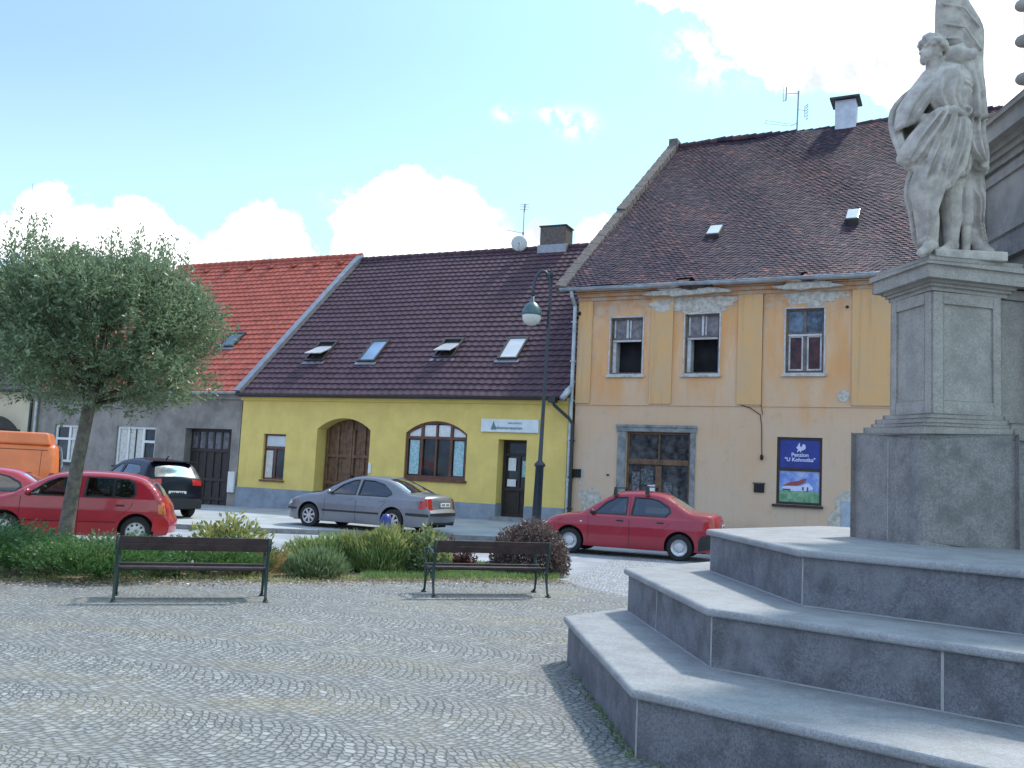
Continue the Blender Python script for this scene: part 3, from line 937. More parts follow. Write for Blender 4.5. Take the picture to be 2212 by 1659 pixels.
for (cx, cz, rx, rz, sd_) in ((.75, 1.1, .35, .45, 31), (.42, 1.9, .1, .3, 32)):
    mb.prism(blob(cx, cz, rx, rz, sd_), lambda p, n: (p[0], n, p[1]), -.009, -.002)
mb.prism(blob(8.62, 1.05, .52, .72, 34, jag=.15), lambda p, n: (p[0], n, p[1]), -.009, -.002)
mb.build('repair_patch', 'peeled', oh)
# windows of the upper floor
def upper_window(a, b_, z0, z1, opened, m):
    zt = z0 + (z1 - z0) * .615
    mid = (a + b_) / 2
    mb = frame_boxes(MB(), a, b_, z0, z1, .10, .06, .07, hs=[(zt, a + .06, b_ - .06, .09)])
    if not opened:
        mb.box(mid - .05, mid + .05, .09, .16, z0 + .06, zt)
        mb.box(mid - .035, mid + .035, .095, .155, zt, z1 - .06)
        for q in (a + .10, mid + .09):
            pass
    w__ = mb.build('window', m, oh, bevel=.006)
    MB().box(a + .06, b_ - .06, .084, .12, zt - .075, zt - .015).build('transom', 'white_old', w__, bevel=.005)
    mb = MB()
    for q0, q1 in ((a + .07, mid - .05), (mid + .05, b_ - .07)):
        if opened:
            if q1 > mid:
                mb.box(mid - .035, mid + .035, .10, .145, zt + .05, z1 - .06)
            mb.box(q0 + .02, q0 + .07, .12, .145, zt + .06, z1 - .07)
        if not opened:
            frame_boxes(mb, q0, q1, z0 + .08, zt - .06, .115, .05, .04)
    if opened:
        mb.box(a + .06, a + .17, .12, .50, z0 + .06, zt - .045)
    mb.build('sash', 'white_old', w__, bevel=.004)
    MB().box(a + .06, b_ - .06, .15, .158, zt + .05, z1 - .06).build('pane', 'pane_haze' if opened else 'pane_bluish', w__)
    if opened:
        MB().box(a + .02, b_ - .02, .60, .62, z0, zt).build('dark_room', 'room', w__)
    else:
        MB().box(a + .06, b_ - .06, .15, .158, z0 + .06, zt - .05).build('pane', 'pane_roof_reflection', w__)
    mb = MB()
    frame_boxes(mb, a - .045, b_ + .045, z0 - .04, z1 + .045, -.014, .045, .013)
    mb.build('surround', 'white_old', w__)
    MB().box(a - .1, b_ + .1, -.08, -.016, z0 - .11, z0 - .045).build('sill', 'peeled', w__, bevel=.01)
M['pane_bluish'] = mat('pane_bluish', (.16, .22, .30), .1, .6, 3.5, spec=.4, col2=(.03, .04, .06))
M['pane_roof_reflection'] = mat('pane_roof_reflection', (.075, .026, .024), .1, .3, 3.5, spec=.35)  # red-brown reflection of the roof opposite, put into the pane colour
M['pane_haze'] = mat('pane_haze', (.24, .22, .23), .3, .5, 4.5, col2=(.09, .085, .10), spec=.4)
M['weathered'] = mat('weathered', (.15, .125, .12), .7, .2, 6)
upper_window(1.25, 2.34, 5.2, 7.04, True, 'weathered')
upper_window(3.72, 4.80, 5.2, 7.08, True, 'weathered')
upper_window(6.79, 7.88, 5.2, 7.13, False, 'weathered')
# shop portal with stone surround
mb = MB()
mb.box(1.64, 1.92, -.05, -.003, .3, 3.36)
mb.box(4.0, 4.16, -.05, -.003, .3, 3.36)
mb.box(1.60, 4.19, -.07, -.003, 3.36, 3.56)
mb.box(1.58, 4.21, -.10, -.074, 3.50, 3.58)
sw = mb.build('shop_front', 'portal_stone' if 'portal_stone' in M else 'stone', oh, bevel=.02)
mb = frame_boxes(MB(), 1.92, 4.0, 1.0, 3.36, .10, .08, .06, vs=[(2.98, 1.1, 2.30, .20), (2.98, 2.45, 3.28, .06)], hs=[(2.42, 2.0, 3.92, .17), (1.18, 2.0, 3.92, .16)])
f_ = mb.build('window_frame', 'wood', sw, bevel=.008)
MB().box(1.98, 3.95, .150, .158, 1.05, 3.3).build('pane', 'pane_old', sw)
for k, (a, b_, z0, z1, mm) in enumerate(((2.1, 2.35, 1.5, 2.1, 'paper_dim'), (2.4, 2.8, 1.7, 2.2, 'paper_dim2'), (3.15, 3.4, 1.4, 1.8, 'paper_dim'), (3.45, 3.62, 1.3, 1.7, 'paper_dim2'), (2.62, 2.90, 1.48, 1.72, 'paper'))):
    if mm not in M:
        M[mm] = mat(mm, (.16, .16, .18) if mm[-1] == 'm' else (.10, .12, .13), .7, .5, 14)
    MB().box(a, b_, .14, .146, z0, z1).build('notice', mm, sw)
# poster window
mb = frame_boxes(MB(), 6.6, 7.88, 1.34, 3.30, .04, .075, .06, hs=[(2.36, 6.67, 7.81, .09)])
pw = mb.build('poster_window', 'wood_dark', oh, bevel=.005)
MB().box(6.50, 7.93, -.10, -.004, 1.26, 1.335).build('sill', 'wood_dark', pw, bevel=.01)
M['poster_blue'] = mat('poster_blue', (.018, .035, .26), .35, .12, 3)
M['poster_sky'] = mat('poster_sky', (.10, .20, .60), .35, .5, 2.5, col2=(.42, .50, .74))
M['poster_white'] = mat('poster_white', (.58, .62, .85), .4, .04, 3)
M['poster_red'] = mat('poster_red', (.32, .07, .06), .4, .12, 6)
M['poster_green'] = mat('poster_green', (.07, .24, .10), .4, .5, 7, col2=(.25, .42, .28))
M['poster_dark'] = mat('poster_dark', (.02, .03, .05), .4, .1, 6)
MB().box(6.67, 7.81, .07, .085, 2.40, 3.23).build('poster', 'poster_blue', pw)
MB().box(6.67, 7.81, .07, .085, 1.41, 2.32).build('poster', 'poster_sky', pw)
MB().prism([(6.67, 1.41), (7.81, 1.41), (7.81, 1.72), (7.2, 1.76), (6.67, 1.74)], lambda p, n: (p[0], n, p[1]), .064, .069).build('picture_meadow', 'poster_green', pw)
mb = MB()
mb.prism([(6.76, 1.80), (7.02, 1.74), (7.35, 1.74), (7.62, 1.78), (7.64, 1.84), (7.50, 1.98), (7.42, 1.95), (7.28, 1.88), (6.76, 1.88)], lambda p, n: (p[0], n, p[1]), .058, .063)
mb.build('picture_house', 'poster_white', pw)
MB().prism([(6.74, 1.87), (7.02, 2.0), (7.22, 2.03), (7.36, 2.10), (7.46, 2.10), (7.36, 1.97), (7.2, 1.90)], lambda p, n: (p[0], n, p[1]), .052, .057).build('picture_roof', 'poster_red', pw)
mb = MB()
mb.box(7.33, 7.37, .052, .057, 1.76, 1.86)
mb.box(7.46, 7.50, .052, .057, 1.74, 1.86)
mb.box(6.78, 7.0, .058, .063, 1.755, 1.79)
mb.build('picture_windows', 'poster_dark', pw)
textmesh('Penzion', .155, 'lettering', 'poster_white', pw, (7.25, .066, 2.74), (pi / 2, 0, 0), 'CENTER', bold=.004)
textmesh('"U Kohoutka"', .152, 'lettering', 'poster_white', pw, (7.25, .066, 2.60), (pi / 2, 0, 0), 'CENTER', bold=.004)
# rooster emblem
mb = MB()
RO = [(7.16, 3.02), (7.19, 3.07), (7.22, 3.14), (7.25, 3.12), (7.24, 3.06), (7.27, 3.02), (7.30, 3.04), (7.31, 3.09), (7.35, 3.11), (7.39, 3.09), (7.41, 3.03), (7.40, 2.97), (7.36, 2.94), (7.31, 2.92),
      (7.27, 2.90), (7.28, 2.86), (7.255, 2.86), (7.25, 2.90), (7.22, 2.91), (7.18, 2.87), (7.155, 2.87), (7.19, 2.93), (7.17, 2.97), (7.135, 3.0)]
mb.prism(RO, lambda p, n: (p[0], n, p[1]), .062, .067)
mb.build('emblem', 'poster_white', pw)
# vent grilles, bell box, cables, meter cabinet
MB().box(.13, .42, -.05, -.003, 1.83, 2.10).build('vent_grille', 'dark', oh, bevel=.01)
MB().box(5.96, 6.26, -.05, -.003, 1.64, 1.90).build('vent_grille', 'dark', oh, bevel=.01)
MB().box(5.93, 6.29, -.06, -.053, 1.89, 1.93).build('vent_grille', 'pane_old', oh)
MB().box(1.30, 1.38, -.03, -.003, 1.93, 1.98).build('bell_push', 'dark', oh)
mb = MB()
mb.tube([(5.4, -.04, 4.27), (5.8, -.035, 4.15), (6.10, -.03, 3.95), (6.15, -.03, 3.6), (6.17, -.03, 2.72)], .012, 5)
mb.tube([(6.12, -.045, 7.6), (6.12, -.045, 4.25), (6.17, -.03, 3.95)], .010, 5)
mb.ell((6.17, -.05, 2.68), (.05, .05, .09))
mb.build('cable', 'dark', oh)
mb = MB()
mb.ell((-.02 + .18, -.05, 7.22), (.055, .06, .075), 10, 6)
mb.ell((.10, -.05, 7.08), (.05, .05, .05), 10, 6)
mb.ell((8.52, -.05, 7.12), (.05, .05, .04), 10, 6)
mb.build('insulator', 'dark', oh)
mb = MB()
mb.lathe([(.0, -.02), (.17, -.018), (.17, 0)], (8.45, -.002, 4.52), 18, 'y')
mb.build('round_patch', 'peeled', oh)
MB().box(8.42, 8.78, -.035, -.011, .72, 1.52).build('meter_cabinet', 'cab_blue' if 'cab_blue' in M else 'zinc', oh, bevel=.01)
# roof of single beaver tail tiles
def old_roof(s0, s1, e, r, seed=3):
    rr = random.Random(seed)
    sl = Vector((r[0] - e[0], r[1] - e[1]))
    L = sl.length
    sl.normalize()
    nr = Vector((-sl.y, sl.x))
    vs, fs = [], []
    tw, th = .18, .155
    nrow, ncol = int(L / th), int((s1 - s0) / tw)
    def sag(s, t_):
        return .05 * sin(s * .55 + 1) * sin(t_ * .3 + .4) + .03 * sin(s * 1.7 + t_ * .8) - .10 * sin(pi * t_ / L)
    for i in range(nrow):
        for k in range(ncol + 1):
            a = s0 + k * tw + (tw / 2 if i % 2 else 0) - .05
            if a > s1:
                continue
            t_ = i * th
            if (i < 2 and (3.4 < a < 3.95 or 6.9 < a < 7.25)) and rr.random() < .75:
                continue
            h = sag(a, t_)
            lift = .026 + rr.random() * .012
            dt = rr.uniform(-.012, .012)
            tl = rr.uniform(-.006, .006)
            g_ = .006
            q = [(a + g_, t_ + dt, lift + tl), (a + tw - g_, t_ + dt, lift - tl), (a + tw - g_, t_ + th + .03, .006), (a + g_, t_ + th + .03, .006)]
            mid = (a + tw / 2, t_ + dt - .028, lift)
            P = [(x, e[0] + sl.x * y + nr.x * (z + h), e[1] + sl.y * y + nr.y * (z + h)) for x, y, z in q + [mid]]
            Pb = [(x, e[0] + sl.x * y + nr.x * (z + h - .022), e[1] + sl.y * y + nr.y * (z + h - .022)) for x, y, z in (q[0], mid, q[1])]
            o = len(vs)
            vs += P + Pb
            fs += [(o, o + 4, o + 1, o + 2, o + 3), (o + 5, o + 6, o + 4, o), (o + 6, o + 7, o + 1, o + 4)]
    mb = MB()
    mb.add(vs, fs)
    # boarding under the tiles
    mb.add([(s0, e[0] + .05, e[1] - .16), (s1, e[0] + .05, e[1] - .16), (s1, r[0], r[1] - .28), (s0, r[0], r[1] - .28)], [(0, 1, 2, 3)])
    k = int((s1 - s0) / .34)
    for i in range(k):
        a = s0 + (s1 - s0) * i / k
        z = r[1] - .02 + .05 * sin(a * .8) + rr.uniform(-.02, .02) + .02
        mb.tube([(a, r[0], z), (a + .37, r[0], z + .015)], [.12, .15], 8)
    return mb
old_roof(-.55, ORT, OE, OR_).build('roof', 'old_tile', oh)
back_slope(-.5, ORT, OE, OR_).build('rear_roof', 'dark_roof', oh)
# raised gable coping along the left verge
sl = Vector((OR_[0] - OE[0], OR_[1] - OE[1])).normalized()
nr = Vector((-sl.y, sl.x))
LEN = hypot(OR_[0] - OE[0], OR_[1] - OE[1])
mb = MB()
nseg = 60
for i in range(nseg):
    t0, t1 = LEN * i / nseg, LEN * (i + 1) / nseg - .01
    hh = .13 + .012 * sin(i * 1.9) + (.0 if i < nseg * .45 else .07)
    jx = .008 * sin(i * 2.7)
    P = lambda s, t_, h: (s, OE[0] + sl.x * t_ + nr.x * h, OE[1] + sl.y * t_ + nr.y * h)
    a, b_ = -.62 + jx, -.26 + jx
    mb.add([P(a, t0, -.2), P(b_, t0, -.2), P(b_, t1, -.2), P(a, t1, -.2), P(a, t0, hh), P(b_, t0, hh - .05), P(b_, t1, hh - .03), P(a, t1, hh + .02)],
           [(3, 2, 1, 0), (4, 5, 6, 7), (0, 1, 5, 4), (1, 2, 6, 5), (2, 3, 7, 6), (3, 0, 4, 7)])
mb.box(-.64, -.24, OR_[0] - .35, OR_[0] + .25, OR_[1] - .4, OR_[1] + .28)
mb.build('gable_coping', 'coping', oh, bevel=.02)
gutter(oh, ORG, -.4, ORT, -.47, 7.98, 'zinc', .09, .03)
mb = MB()
mb.tube([(.0, -.45, 7.9), (.02, -.42, 7.72), (.02, -.13, 7.45), (.02, -.12, .2)], .062, 10)
for z in (6.9, 5.6, 4.3, 3.0, 1.7):
    mb.box(-.06, .10, -.20, -.005, z, z + .05)
mb.build('downpipe', 'zinc', oh)
# roof hatches: flat pale metal lids on dark curbs
for (a, b_, t0, t1) in ((3.6, 4.06, 3.68, 4.48), (8.08, 8.50, 4.12, 4.98)):
    P = lambda s_, t_, h: (s_, OE[0] + sl.x * t_ + nr.x * h, OE[1] + sl.y * t_ + nr.y * h)
    def lid(x0, x1, y0, y1, h0, h1):
        return MB().add([P(x0, y0, h0), P(x1, y0, h0), P(x1, y1, h0), P(x0, y1, h0), P(x0, y0, h1), P(x1, y0, h1), P(x1, y1, h1), P(x0, y1, h1)],
                        [(3, 2, 1, 0), (4, 5, 6, 7), (0, 1, 5, 4), (1, 2, 6, 5), (2, 3, 7, 6), (3, 0, 4, 7)])
    ht_ = lid(a, b_, t0, t1, -.12, .10).build('roof_hatch', 'dark_roof', oh, bevel=.01)
    lid(a + .03, b_ - .02, t0 + .05, t1 - .02, .10, .13).build('hatch_lid', 'pane_sky', ht_, bevel=.01)
mb = MB()
mb.box(6.62, 7.45, 11.7, 12.5, 16.6, 18.32)
ch = mb.build('chimney', 'white_chim' if 'white_chim' in M else 'white', oh, bevel=.015)
mb = MB()
mb.box(6.42, 7.62, 11.5, 12.7, 18.33, 18.42)
mb.build('chimney_cap', 'dark_roof', ch, bevel=.01)

# ---------- grey house with the red roof
GE, GR = (-.30, 4.52), (7.40, 11.72)
GL, GRT = -24.86, -13.66
ORG = (GL, 0, 0)
gh = empty('grey_house', fpoint(AY, GL, 0, 0), AY, 'single storey house with stained grey plaster, dark garage door and bright red tiled roof', 'house')
outl = [(GL, -.8), (-16.42, -.8), (-16.42, 3.06), (-14.08, 3.06), (-14.08, -.8), (GRT, -.8), (GRT, 4.5), (GL, 4.5)]
GW1, GW2 = rect(-23.80, -22.30, 1.45, 3.05), rect(-20.15, -18.0, 1.45, 3.06)
mb = MB()
mb.sheet(outl, [GW1, GW2], 0, .16)
rev = [(-16.42, -.8), (-16.42, 3.06), (-14.08, 3.06), (-14.08, -.8)]
for a, b_ in zip(rev[:-1], rev[1:]):
    mb.quad((a[0], 0, a[1]), (b_[0], 0, b_[1]), (b_[0], .45, b_[1]), (a[0], .45, a[1]))
for s in (GL, GRT):
    mb.add([(s, 0, -.8), (s, 14.8, -.8), (s, 14.8, 4.5), (s, GR[0], 11.45), (s, 0, 4.5)], [(0, 1, 2, 3, 4)])
mb.quad((GL, 14.8, -.8), (GRT, 14.8, -.8), (GRT, 14.8, 4.5), (GL, 14.8, 4.5))
mb.build('wall', 'grey_plaster', gh, org=ORG)
mb = MB()
mb.box(GL, GRT, -.12, -.003, 4.22, 4.5)
mb.box(GL, GRT, -.20, -.124, 4.36, 4.5)
mb.build('cornice', 'grey_plaster', gh, org=ORG, bevel=.02)
mb = MB()
mb.box(GL, -16.42, -.05, -.003, -.8, .9)
mb.build('plinth', 'grey_plaster', gh, org=ORG)
wave_roof(GL - .1, GRT + .1, GE, GR, 29, .30, .04, .026).build('roof', 'red_tile', gh, org=ORG)
back_slope(GL, GRT, GE, GR).build('rear_roof', 'red_tile', gh, org=ORG)
gutter(gh, ORG, GL, GRT, -.37, 4.48, 'zinc')
# small vent tiles in a row below the ridge
sl = Vector((GR[0] - GE[0], GR[1] - GE[1])).normalized()
nr = Vector((-sl.y, sl.x))
LG = hypot(GR[0] - GE[0], GR[1] - GE[1])
for k in range(7):
    s, t_ = -14.4 - 1.35 * k, LG - .75
    n_, z_ = GE[0] + sl.x * t_ + nr.x * .05, GE[1] + sl.y * t_ + nr.y * .05
    mb = MB()
    mb.add([(s - .13, n_ - .10, z_), (s + .13, n_ - .10, z_), (s + .10, n_ - .12, z_ + .13), (s - .10, n_ - .12, z_ + .13), (s - .13, n_ + .25, z_ + .22), (s + .13, n_ + .25, z_ + .22)],
           [(0, 1, 2, 3), (3, 2, 5, 4), (0, 3, 4), (1, 5, 2)])
    mb.build('vent_tile', 'red_tile', gh, org=ORG)
mb = MB()
P = lambda s, t_, h: (s, GE[0] + sl.x * t_ + nr.x * h, GE[1] + sl.y * t_ + nr.y * h)
for (a, b_, h0, h1) in ((GRT - .16, GRT + .10, .03, .10), (GRT + .10, GRT + .14, -.25, .11)):
    mb.add([P(a, -.05, h0), P(b_, -.05, h0), P(b_, LG, h0), P(a, LG, h0), P(a, -.05, h1), P(b_, -.05, h1), P(b_, LG, h1), P(a, LG, h1)],
           [(3, 2, 1, 0), (4, 5, 6, 7), (0, 1, 5, 4), (1, 2, 6, 5), (2, 3, 7, 6), (3, 0, 4, 7)])
mb.build('verge_flashing', 'flash', gh, org=ORG)
skylight(gh, ORG, 'flash', -16.78, -15.98, 3.0, 4.05, GE, GR, 0, 'pane_grey' if 'pane_grey' in M else 'zinc')
mb = MB()
mb.box(-16.42, -14.08, .40, .44, -.3, 3.06)
for k in range(7):
    s = -16.42 + 2.34 * k / 6
    mb.box(s - .05, s + .05, .36, .398, -.3, 3.06)
for z in (2.95, 2.15, 1.0, .25):
    mb.box(-16.42, -14.08, .35, .395, z, z + .12)
gd = mb.build('garage_door', 'wood_dark', gh, org=ORG, bevel=.006)
M['frosted'] = mat('frosted', (.13, .13, .15), .3, .3, 5)
mb = MB()
for k in range(6):
    s = -16.42 + 2.34 * k / 6
    mb.box(s + .06, s + .33, .385, .397, 2.28, 2.94)
mb.build('pane', 'frosted', gd, org=ORG)
for (a, b_, z0, z1, vs_) in ((-23.80, -22.30, 1.45, 3.05, [(-22.95, 1.5, 3.0, .12)]), (-20.15, -18.0, 1.45, 3.06, [(-19.55, 1.5, 3.0, .10), (-18.72, 1.5, 3.0, .12)])):
    mb = frame_boxes(MB(), a, b_, z0, z1, .08, .10, .06, vs=vs_, hs=[(2.45, a + .1 if a < -21 else -18.7, b_ - .1, .10)])
    w_ = mb.build('window', 'white', gh, org=ORG, bevel=.005)
    MB().box(a + .05, b_ - .05, .145, .155, z0 + .05, z1 - .05).build('pane', 'pane', w_, org=ORG)
    mb = MB()
    cs = [(-22.86, -22.42)] if a < -21 else [(a + .12, a + .50), (-19.48, -19.22), (-19.12, -18.80)]
    for (q0, q1) in cs:
        k = max(2, int((q1 - q0) / .018))
        vs_ = [(q0 + (q1 - q0) * i / k, .128 + .008 * sin(i * 1.1 + sin(i * .37)), z) for z in (z0 + .1, z1 - .1) for i in range(k + 1)]
        mb.add(vs_, [(i, i + 1, k + 2 + i, k + 1 + i) for i in range(k)])
    mb.build('curtain', 'curtain', w_, org=ORG, smooth=True)
    MB().box(a - .06, b_ + .06, -.09, -.003, z0 - .10, z0 - .01).build('sill', 'dark_roof', w_, org=ORG, bevel=.01)
MB().box(-14.02, -13.72, -.10, -.004, .62, 1.42).build('meter_box', 'white', gh, org=ORG, bevel=.01)
mb = MB()
mb.tube([(-24.9, -.36, 4.4), (-24.9, -.14, 4.1), (-24.9, -.12, -.4)], .06, 10)
mb.build('downpipe', 'zinc', gh, org=ORG)

# ---------- beige house far left
BL_, BRT = -41.0, -25.15
ORG = (BL_, 0, 0)
bh = empty('beige_house', fpoint(AY, BL_, 0, 0), AY, 'beige rendered house with low dark roof and arched porch canopy, left edge of the photo', 'house')
BE, BR = (-.3, 4.5), (7.4, 11.12)
mb = MB()
mb.sheet(rect(BL_, BRT, -1, 4.5), [rect(-28.2, -26.9, -.9, 2.2)], 0, .2)
for s in (BL_, BRT):
    mb.add([(s, 0, -1), (s, 14.8, -1), (s, 14.8, 4.5), (s, BR[0], 10.95), (s, 0, 4.5)], [(0, 1, 2, 3, 4)])
mb.build('wall', 'beige_plaster', bh, org=ORG)
wave_roof(BL_, BRT + .1, BE, BR, 28, .30).build('roof', 'dark_roof', bh, org=ORG)
back_slope(BL_, BRT, BE, BR).build('rear_roof', 'dark_roof', bh, org=ORG)
gutter(bh, ORG, BL_, BRT, -.37, 4.48, 'pipe_black')
mb = MB()
mb.tube([(-25.25, -.36, 4.4), (-25.25, -.12, 4.1), (-25.25, -.10, -.6)], .07, 10)
mb.build('downpipe', 'pipe_black', bh, org=ORG)
# arched porch canopy
mb = MB()
ao, ai = arc_pts(-29.1, -26.1, 2.75, .62, 16), arc_pts(-28.95, -26.25, 2.72, .50, 16)
for i in range(16):
    mb.prism([ao[i], ao[i + 1], ai[i + 1], ai[i]], lambda p, n: (p[0], n, p[1]), -1.1, -.004)
mb.box(-26.35, -25.95, -1.15, -.004, 2.68, 2.77)
cn = mb.build('canopy', 'dark_roof', bh, org=ORG)
mb = MB()
ao2 = arc_pts(-28.9, -26.3, 2.70, .44, 16)
ai2 = arc_pts(-28.7, -26.5, 2.62, .34, 16)
for i in range(16):
    mb.prism([ao2[i], ao2[i + 1], ai2[i + 1], ai2[i]], lambda p, n: (p[0], n, p[1]), -1.12, -1.0)
mb.box(-26.6, -26.0, -1.12, -1.0, 2.52, 2.66)
mb.build('canopy_trim', 'white', cn, org=ORG)
MB().box(-26.4, -26.1, -1.0, -.7, -.5, 2.52).build('porch_pillar', 'brick', bh, org=ORG)
MB().box(-28.15, -26.95, .18, .2, -.9, 2.18).build('door', 'pane', bh, org=ORG)

# ---------- antennas and dish, standing on the roofs
def yagi(mb, c, L_, n, el, ax, vert=True):
    c = Vector(c)
    ax = Vector(ax)
    mb.tube([c - ax * L_ / 2, c + ax * L_ / 2], .012, 5)
    up = Vector((0, 0, 1)) if vert else Vector((ax.y, -ax.x, 0))
    for i in range(n):
        p = c + ax * (L_ * (i / (n - 1) - .5))
        mb.tube([p - up * el / 2, p + up * el / 2], .009, 4)
an = empty('roof_antenna', fpoint(AO, 5.0, 12.05, 17.2), 0, 'tall television antenna mast with several arrays on the ridge of the ochre house', 'antenna')
mb = MB()
mb.tube([(0, 0, 0), (.05, 0, 1.95)], .035, 7)
mb.build('mast', 'flash', an)
mb = MB()
mb.tube([(.05, 0, 1.85), (-.45, 0, 1.80)], .015, 5)
mb.tube([(-.48, 0, 2.1), (-.50, 0, 1.5)], .03, 5)
for z in (1.5, 1.62, 1.74, 1.86, 1.98, 2.1):
    mb.tube([(-.62, -.12, z), (-.60, .12, z)], .014, 5)
mb.tube([(-.48, 0, 1.5), (-.62, 0, 1.45)], .016, 5)
mb.build('antenna_array', 'flash', an)
mb = MB()
mb.tube([(.03, 0, 1.15), (.35, 0, 1.05)], .015, 5)
mb.tube([(.34, 0, 1.3), (.34, 0, .75)], .018, 5)
for z in (.72, .86, 1.0, 1.12, 1.24, 1.34):
    mb.tube([(.45, -.10, z), (.44, .14, z)], .018, 5)
mb.build('antenna_array', 'flash', an)
mb = MB()
mb.tube([(0, 0, .48), (-.25, 0, .36)], .016, 5)
mb.tube([(-.25, 0, .42), (-1.3, .2, .62)], .008, 5)
mb.tube([(-.25, 0, .34), (-1.35, .2, .48)], .008, 5)
mb.tube([(-1.35, .2, .48), (-1.3, .2, .62)], .008, 5)
mb.build('antenna_array', 'flash', an)
an = empty('roof_antenna', fpoint(AY, -5.35, 7.4, 11.5), 0, 'thin antenna mast behind the satellite dish on the brown roof', 'antenna')
mb = MB()
mb.tube([(0, 0, 0), (.0, 0, 2.05)], .022, 6)
mb.build('mast', 'flash', an)
mb = MB()
mb.tube([(.0, 0, 1.75), (.03, 0, 2.1)], .035, 5)
for z in (1.85, 1.97, 2.08):
    mb.tube([(-.2, 0, z), (.2, 0, z)], .010, 4)
mb.tube([(-.7, .2, .95), (0, 0, .8)], .010, 4)
mb.ell((0, 0, .8), (.05, .05, .08), 8, 6)
mb.build('antenna_array', 'flash', an)
ds = empty('satellite_dish', fpoint(AY, -5.38, 7.1, 11.68), 0, 'round grey satellite dish on the ridge of the brown roof', 'satellite dish')
mb = MB()
prof = [(r_, .35 * r_ * r_) for r_ in (0, .1, .2, .28, .345)]
mb.lathe(prof, (0, -.15, .05), 26, 'y')
dsh = mb.build('reflector', 'dish', ds, smooth=True)
md = dsh.modifiers.new('solid', 'SOLIDIFY')
md.thickness = .012
mb = MB()
mb.tube([(0, -.1, -.25), (0, -.1, .05)], .025, 6)
mb.tube([(0, -.12, -.28), (0, -.5, -.05)], .012, 5)
mb.ell((0, -.5, -.03), (.035, .05, .035), 8, 6)
mb.build('feed_arm', 'flash', ds)
an = empty('roof_antenna', fpoint(AY, -36.6, 7.4, 11.0), 0, 'very tall thin mast above the dark roof at the far left', 'antenna')
mb = MB()
mb.tube([(0, 0, 0), (.02, 0, 6.3)], [.035, .012], 6)
mb.tube([(0, 0, 0), (.0, 0, 2.6)], .05, 6)
mb.ell((0, 0, 2.6), (.07, .07, .12), 8, 6)
mb.build('mast', 'flash', an)
# ------------------------------------------------------------------ monument: three octagonal steps, pedestal, main pillar
SH = .435
def octo(A, B, side, d0=radians(-85.3)):
    """octagon whose short side runs A to B, the next sides turn by 45 degrees"""
    A, B = Vector(A), Vector(B)
    c = (B - A).length
    pts = [A, B]
    ang = d0
    p = B.copy()
    for i in range(6):
        ang += radians(45)
        p = p + Vector((cos(ang), sin(ang))) * (side if i % 2 == 0 else c)
        pts.append(p)
    return pts

def inset(pts, d):
    n = len(pts)
    out = []
    for i in range(n):
        a, b_, c_ = pts[i - 1], pts[i], pts[(i + 1) % n]
        e1, e2 = (b_ - a).normalized(), (c_ - b_).normalized()
        n1, n2 = Vector((-e1.y, e1.x)), Vector((-e2.y, e2.x))
        bis = (n1 + n2).normalized()
        out.append(b_ + bis * (d / max(.3, bis.dot(n1))))
    return out

RINGS = [octo((.61, 9.06), (.86, 6.05), 5.6), octo((1.25, 9.6), (1.50, 6.82), 4.3), octo((2.12, 9.75), (2.27, 7.16), 3.2)]
MO = Vector((4.3, 9.6, 0))
mon = empty('monument', MO, 0, 'tall baroque stone monument on three granite steps, with pedestal, panelled pillar and column', 'monument')
for k, ring in enumerate(RINGS):
    z0, z1 = k * SH, (k + 1) * SH
    body = inset(ring, .05)
    mb = MB()
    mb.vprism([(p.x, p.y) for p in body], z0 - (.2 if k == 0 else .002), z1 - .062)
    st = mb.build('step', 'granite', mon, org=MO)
    mb = MB()
    lay = [(.045, -.0605), (.012, -.060), (.004, -.054), (.0, -.044), (.0, -.026), (.004, -.014), (.012, -.005), (.026, .0)]
    loops = [[(p.x, p.y, z1 + h_) for p in inset(ring, i_)] for i_, h_ in lay]
    n_ = len(ring)
    vs_ = [v_ for lp in loops for v_ in lp]
    fs_ = [(j * n_ + i, j * n_ + (i + 1) % n_, (j + 1) * n_ + (i + 1) % n_, (j + 1) * n_ + i) for j in range(len(lay) - 1) for i in range(n_)]
    tri_ = tessellate_polygon([[Vector((v_[0], v_[1], 0)) for v_ in loops[-1]]])
    mb.add(vs_, fs_)
    mb.add(loops[-1], [tuple(x) for x in tri_])
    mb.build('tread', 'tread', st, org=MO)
    # pale mortar joints
    mb = MB()
    for i in range(len(body)):
        a, b_ = body[i], body[(i + 1) % len(body)]
        d = (b_ - a).normalized()
        n = Vector((d.y, -d.x))
        L = (b_ - a).length
        ts = [0.0]
        if L > 2.0:
            kk = max(1, int(L / 1.75))
            ts += [L * q / kk + (.12 if k == 1 else -.1) for q in range(1, kk)]
        if k == 1:
            ts = [0.0] + ([1.585, 3.3] if L > 3.5 else [L * .42])
        for t_ in ts:
            p = a + d * t_
            w = .009 if t_ else .006
            q = [p - d * w + n * .0025, p + d * w + n * .0025, p + d * w - n * .01, p - d * w - n * .01]
            mb.vprism([(x.x, x.y) for x in q], z0 + .002, z1 - .064)
        # thin joint where the riser meets the tread below
        if k:
            q = [a + n * .010, b_ + n * .010, b_ - n * .01, a - n * .01]
            mb.vprism([(x.x, x.y) for x in q], z0 + .001, z0 + .010)
    mb.build('mortar_joint', 'mortar', st, org=MO)

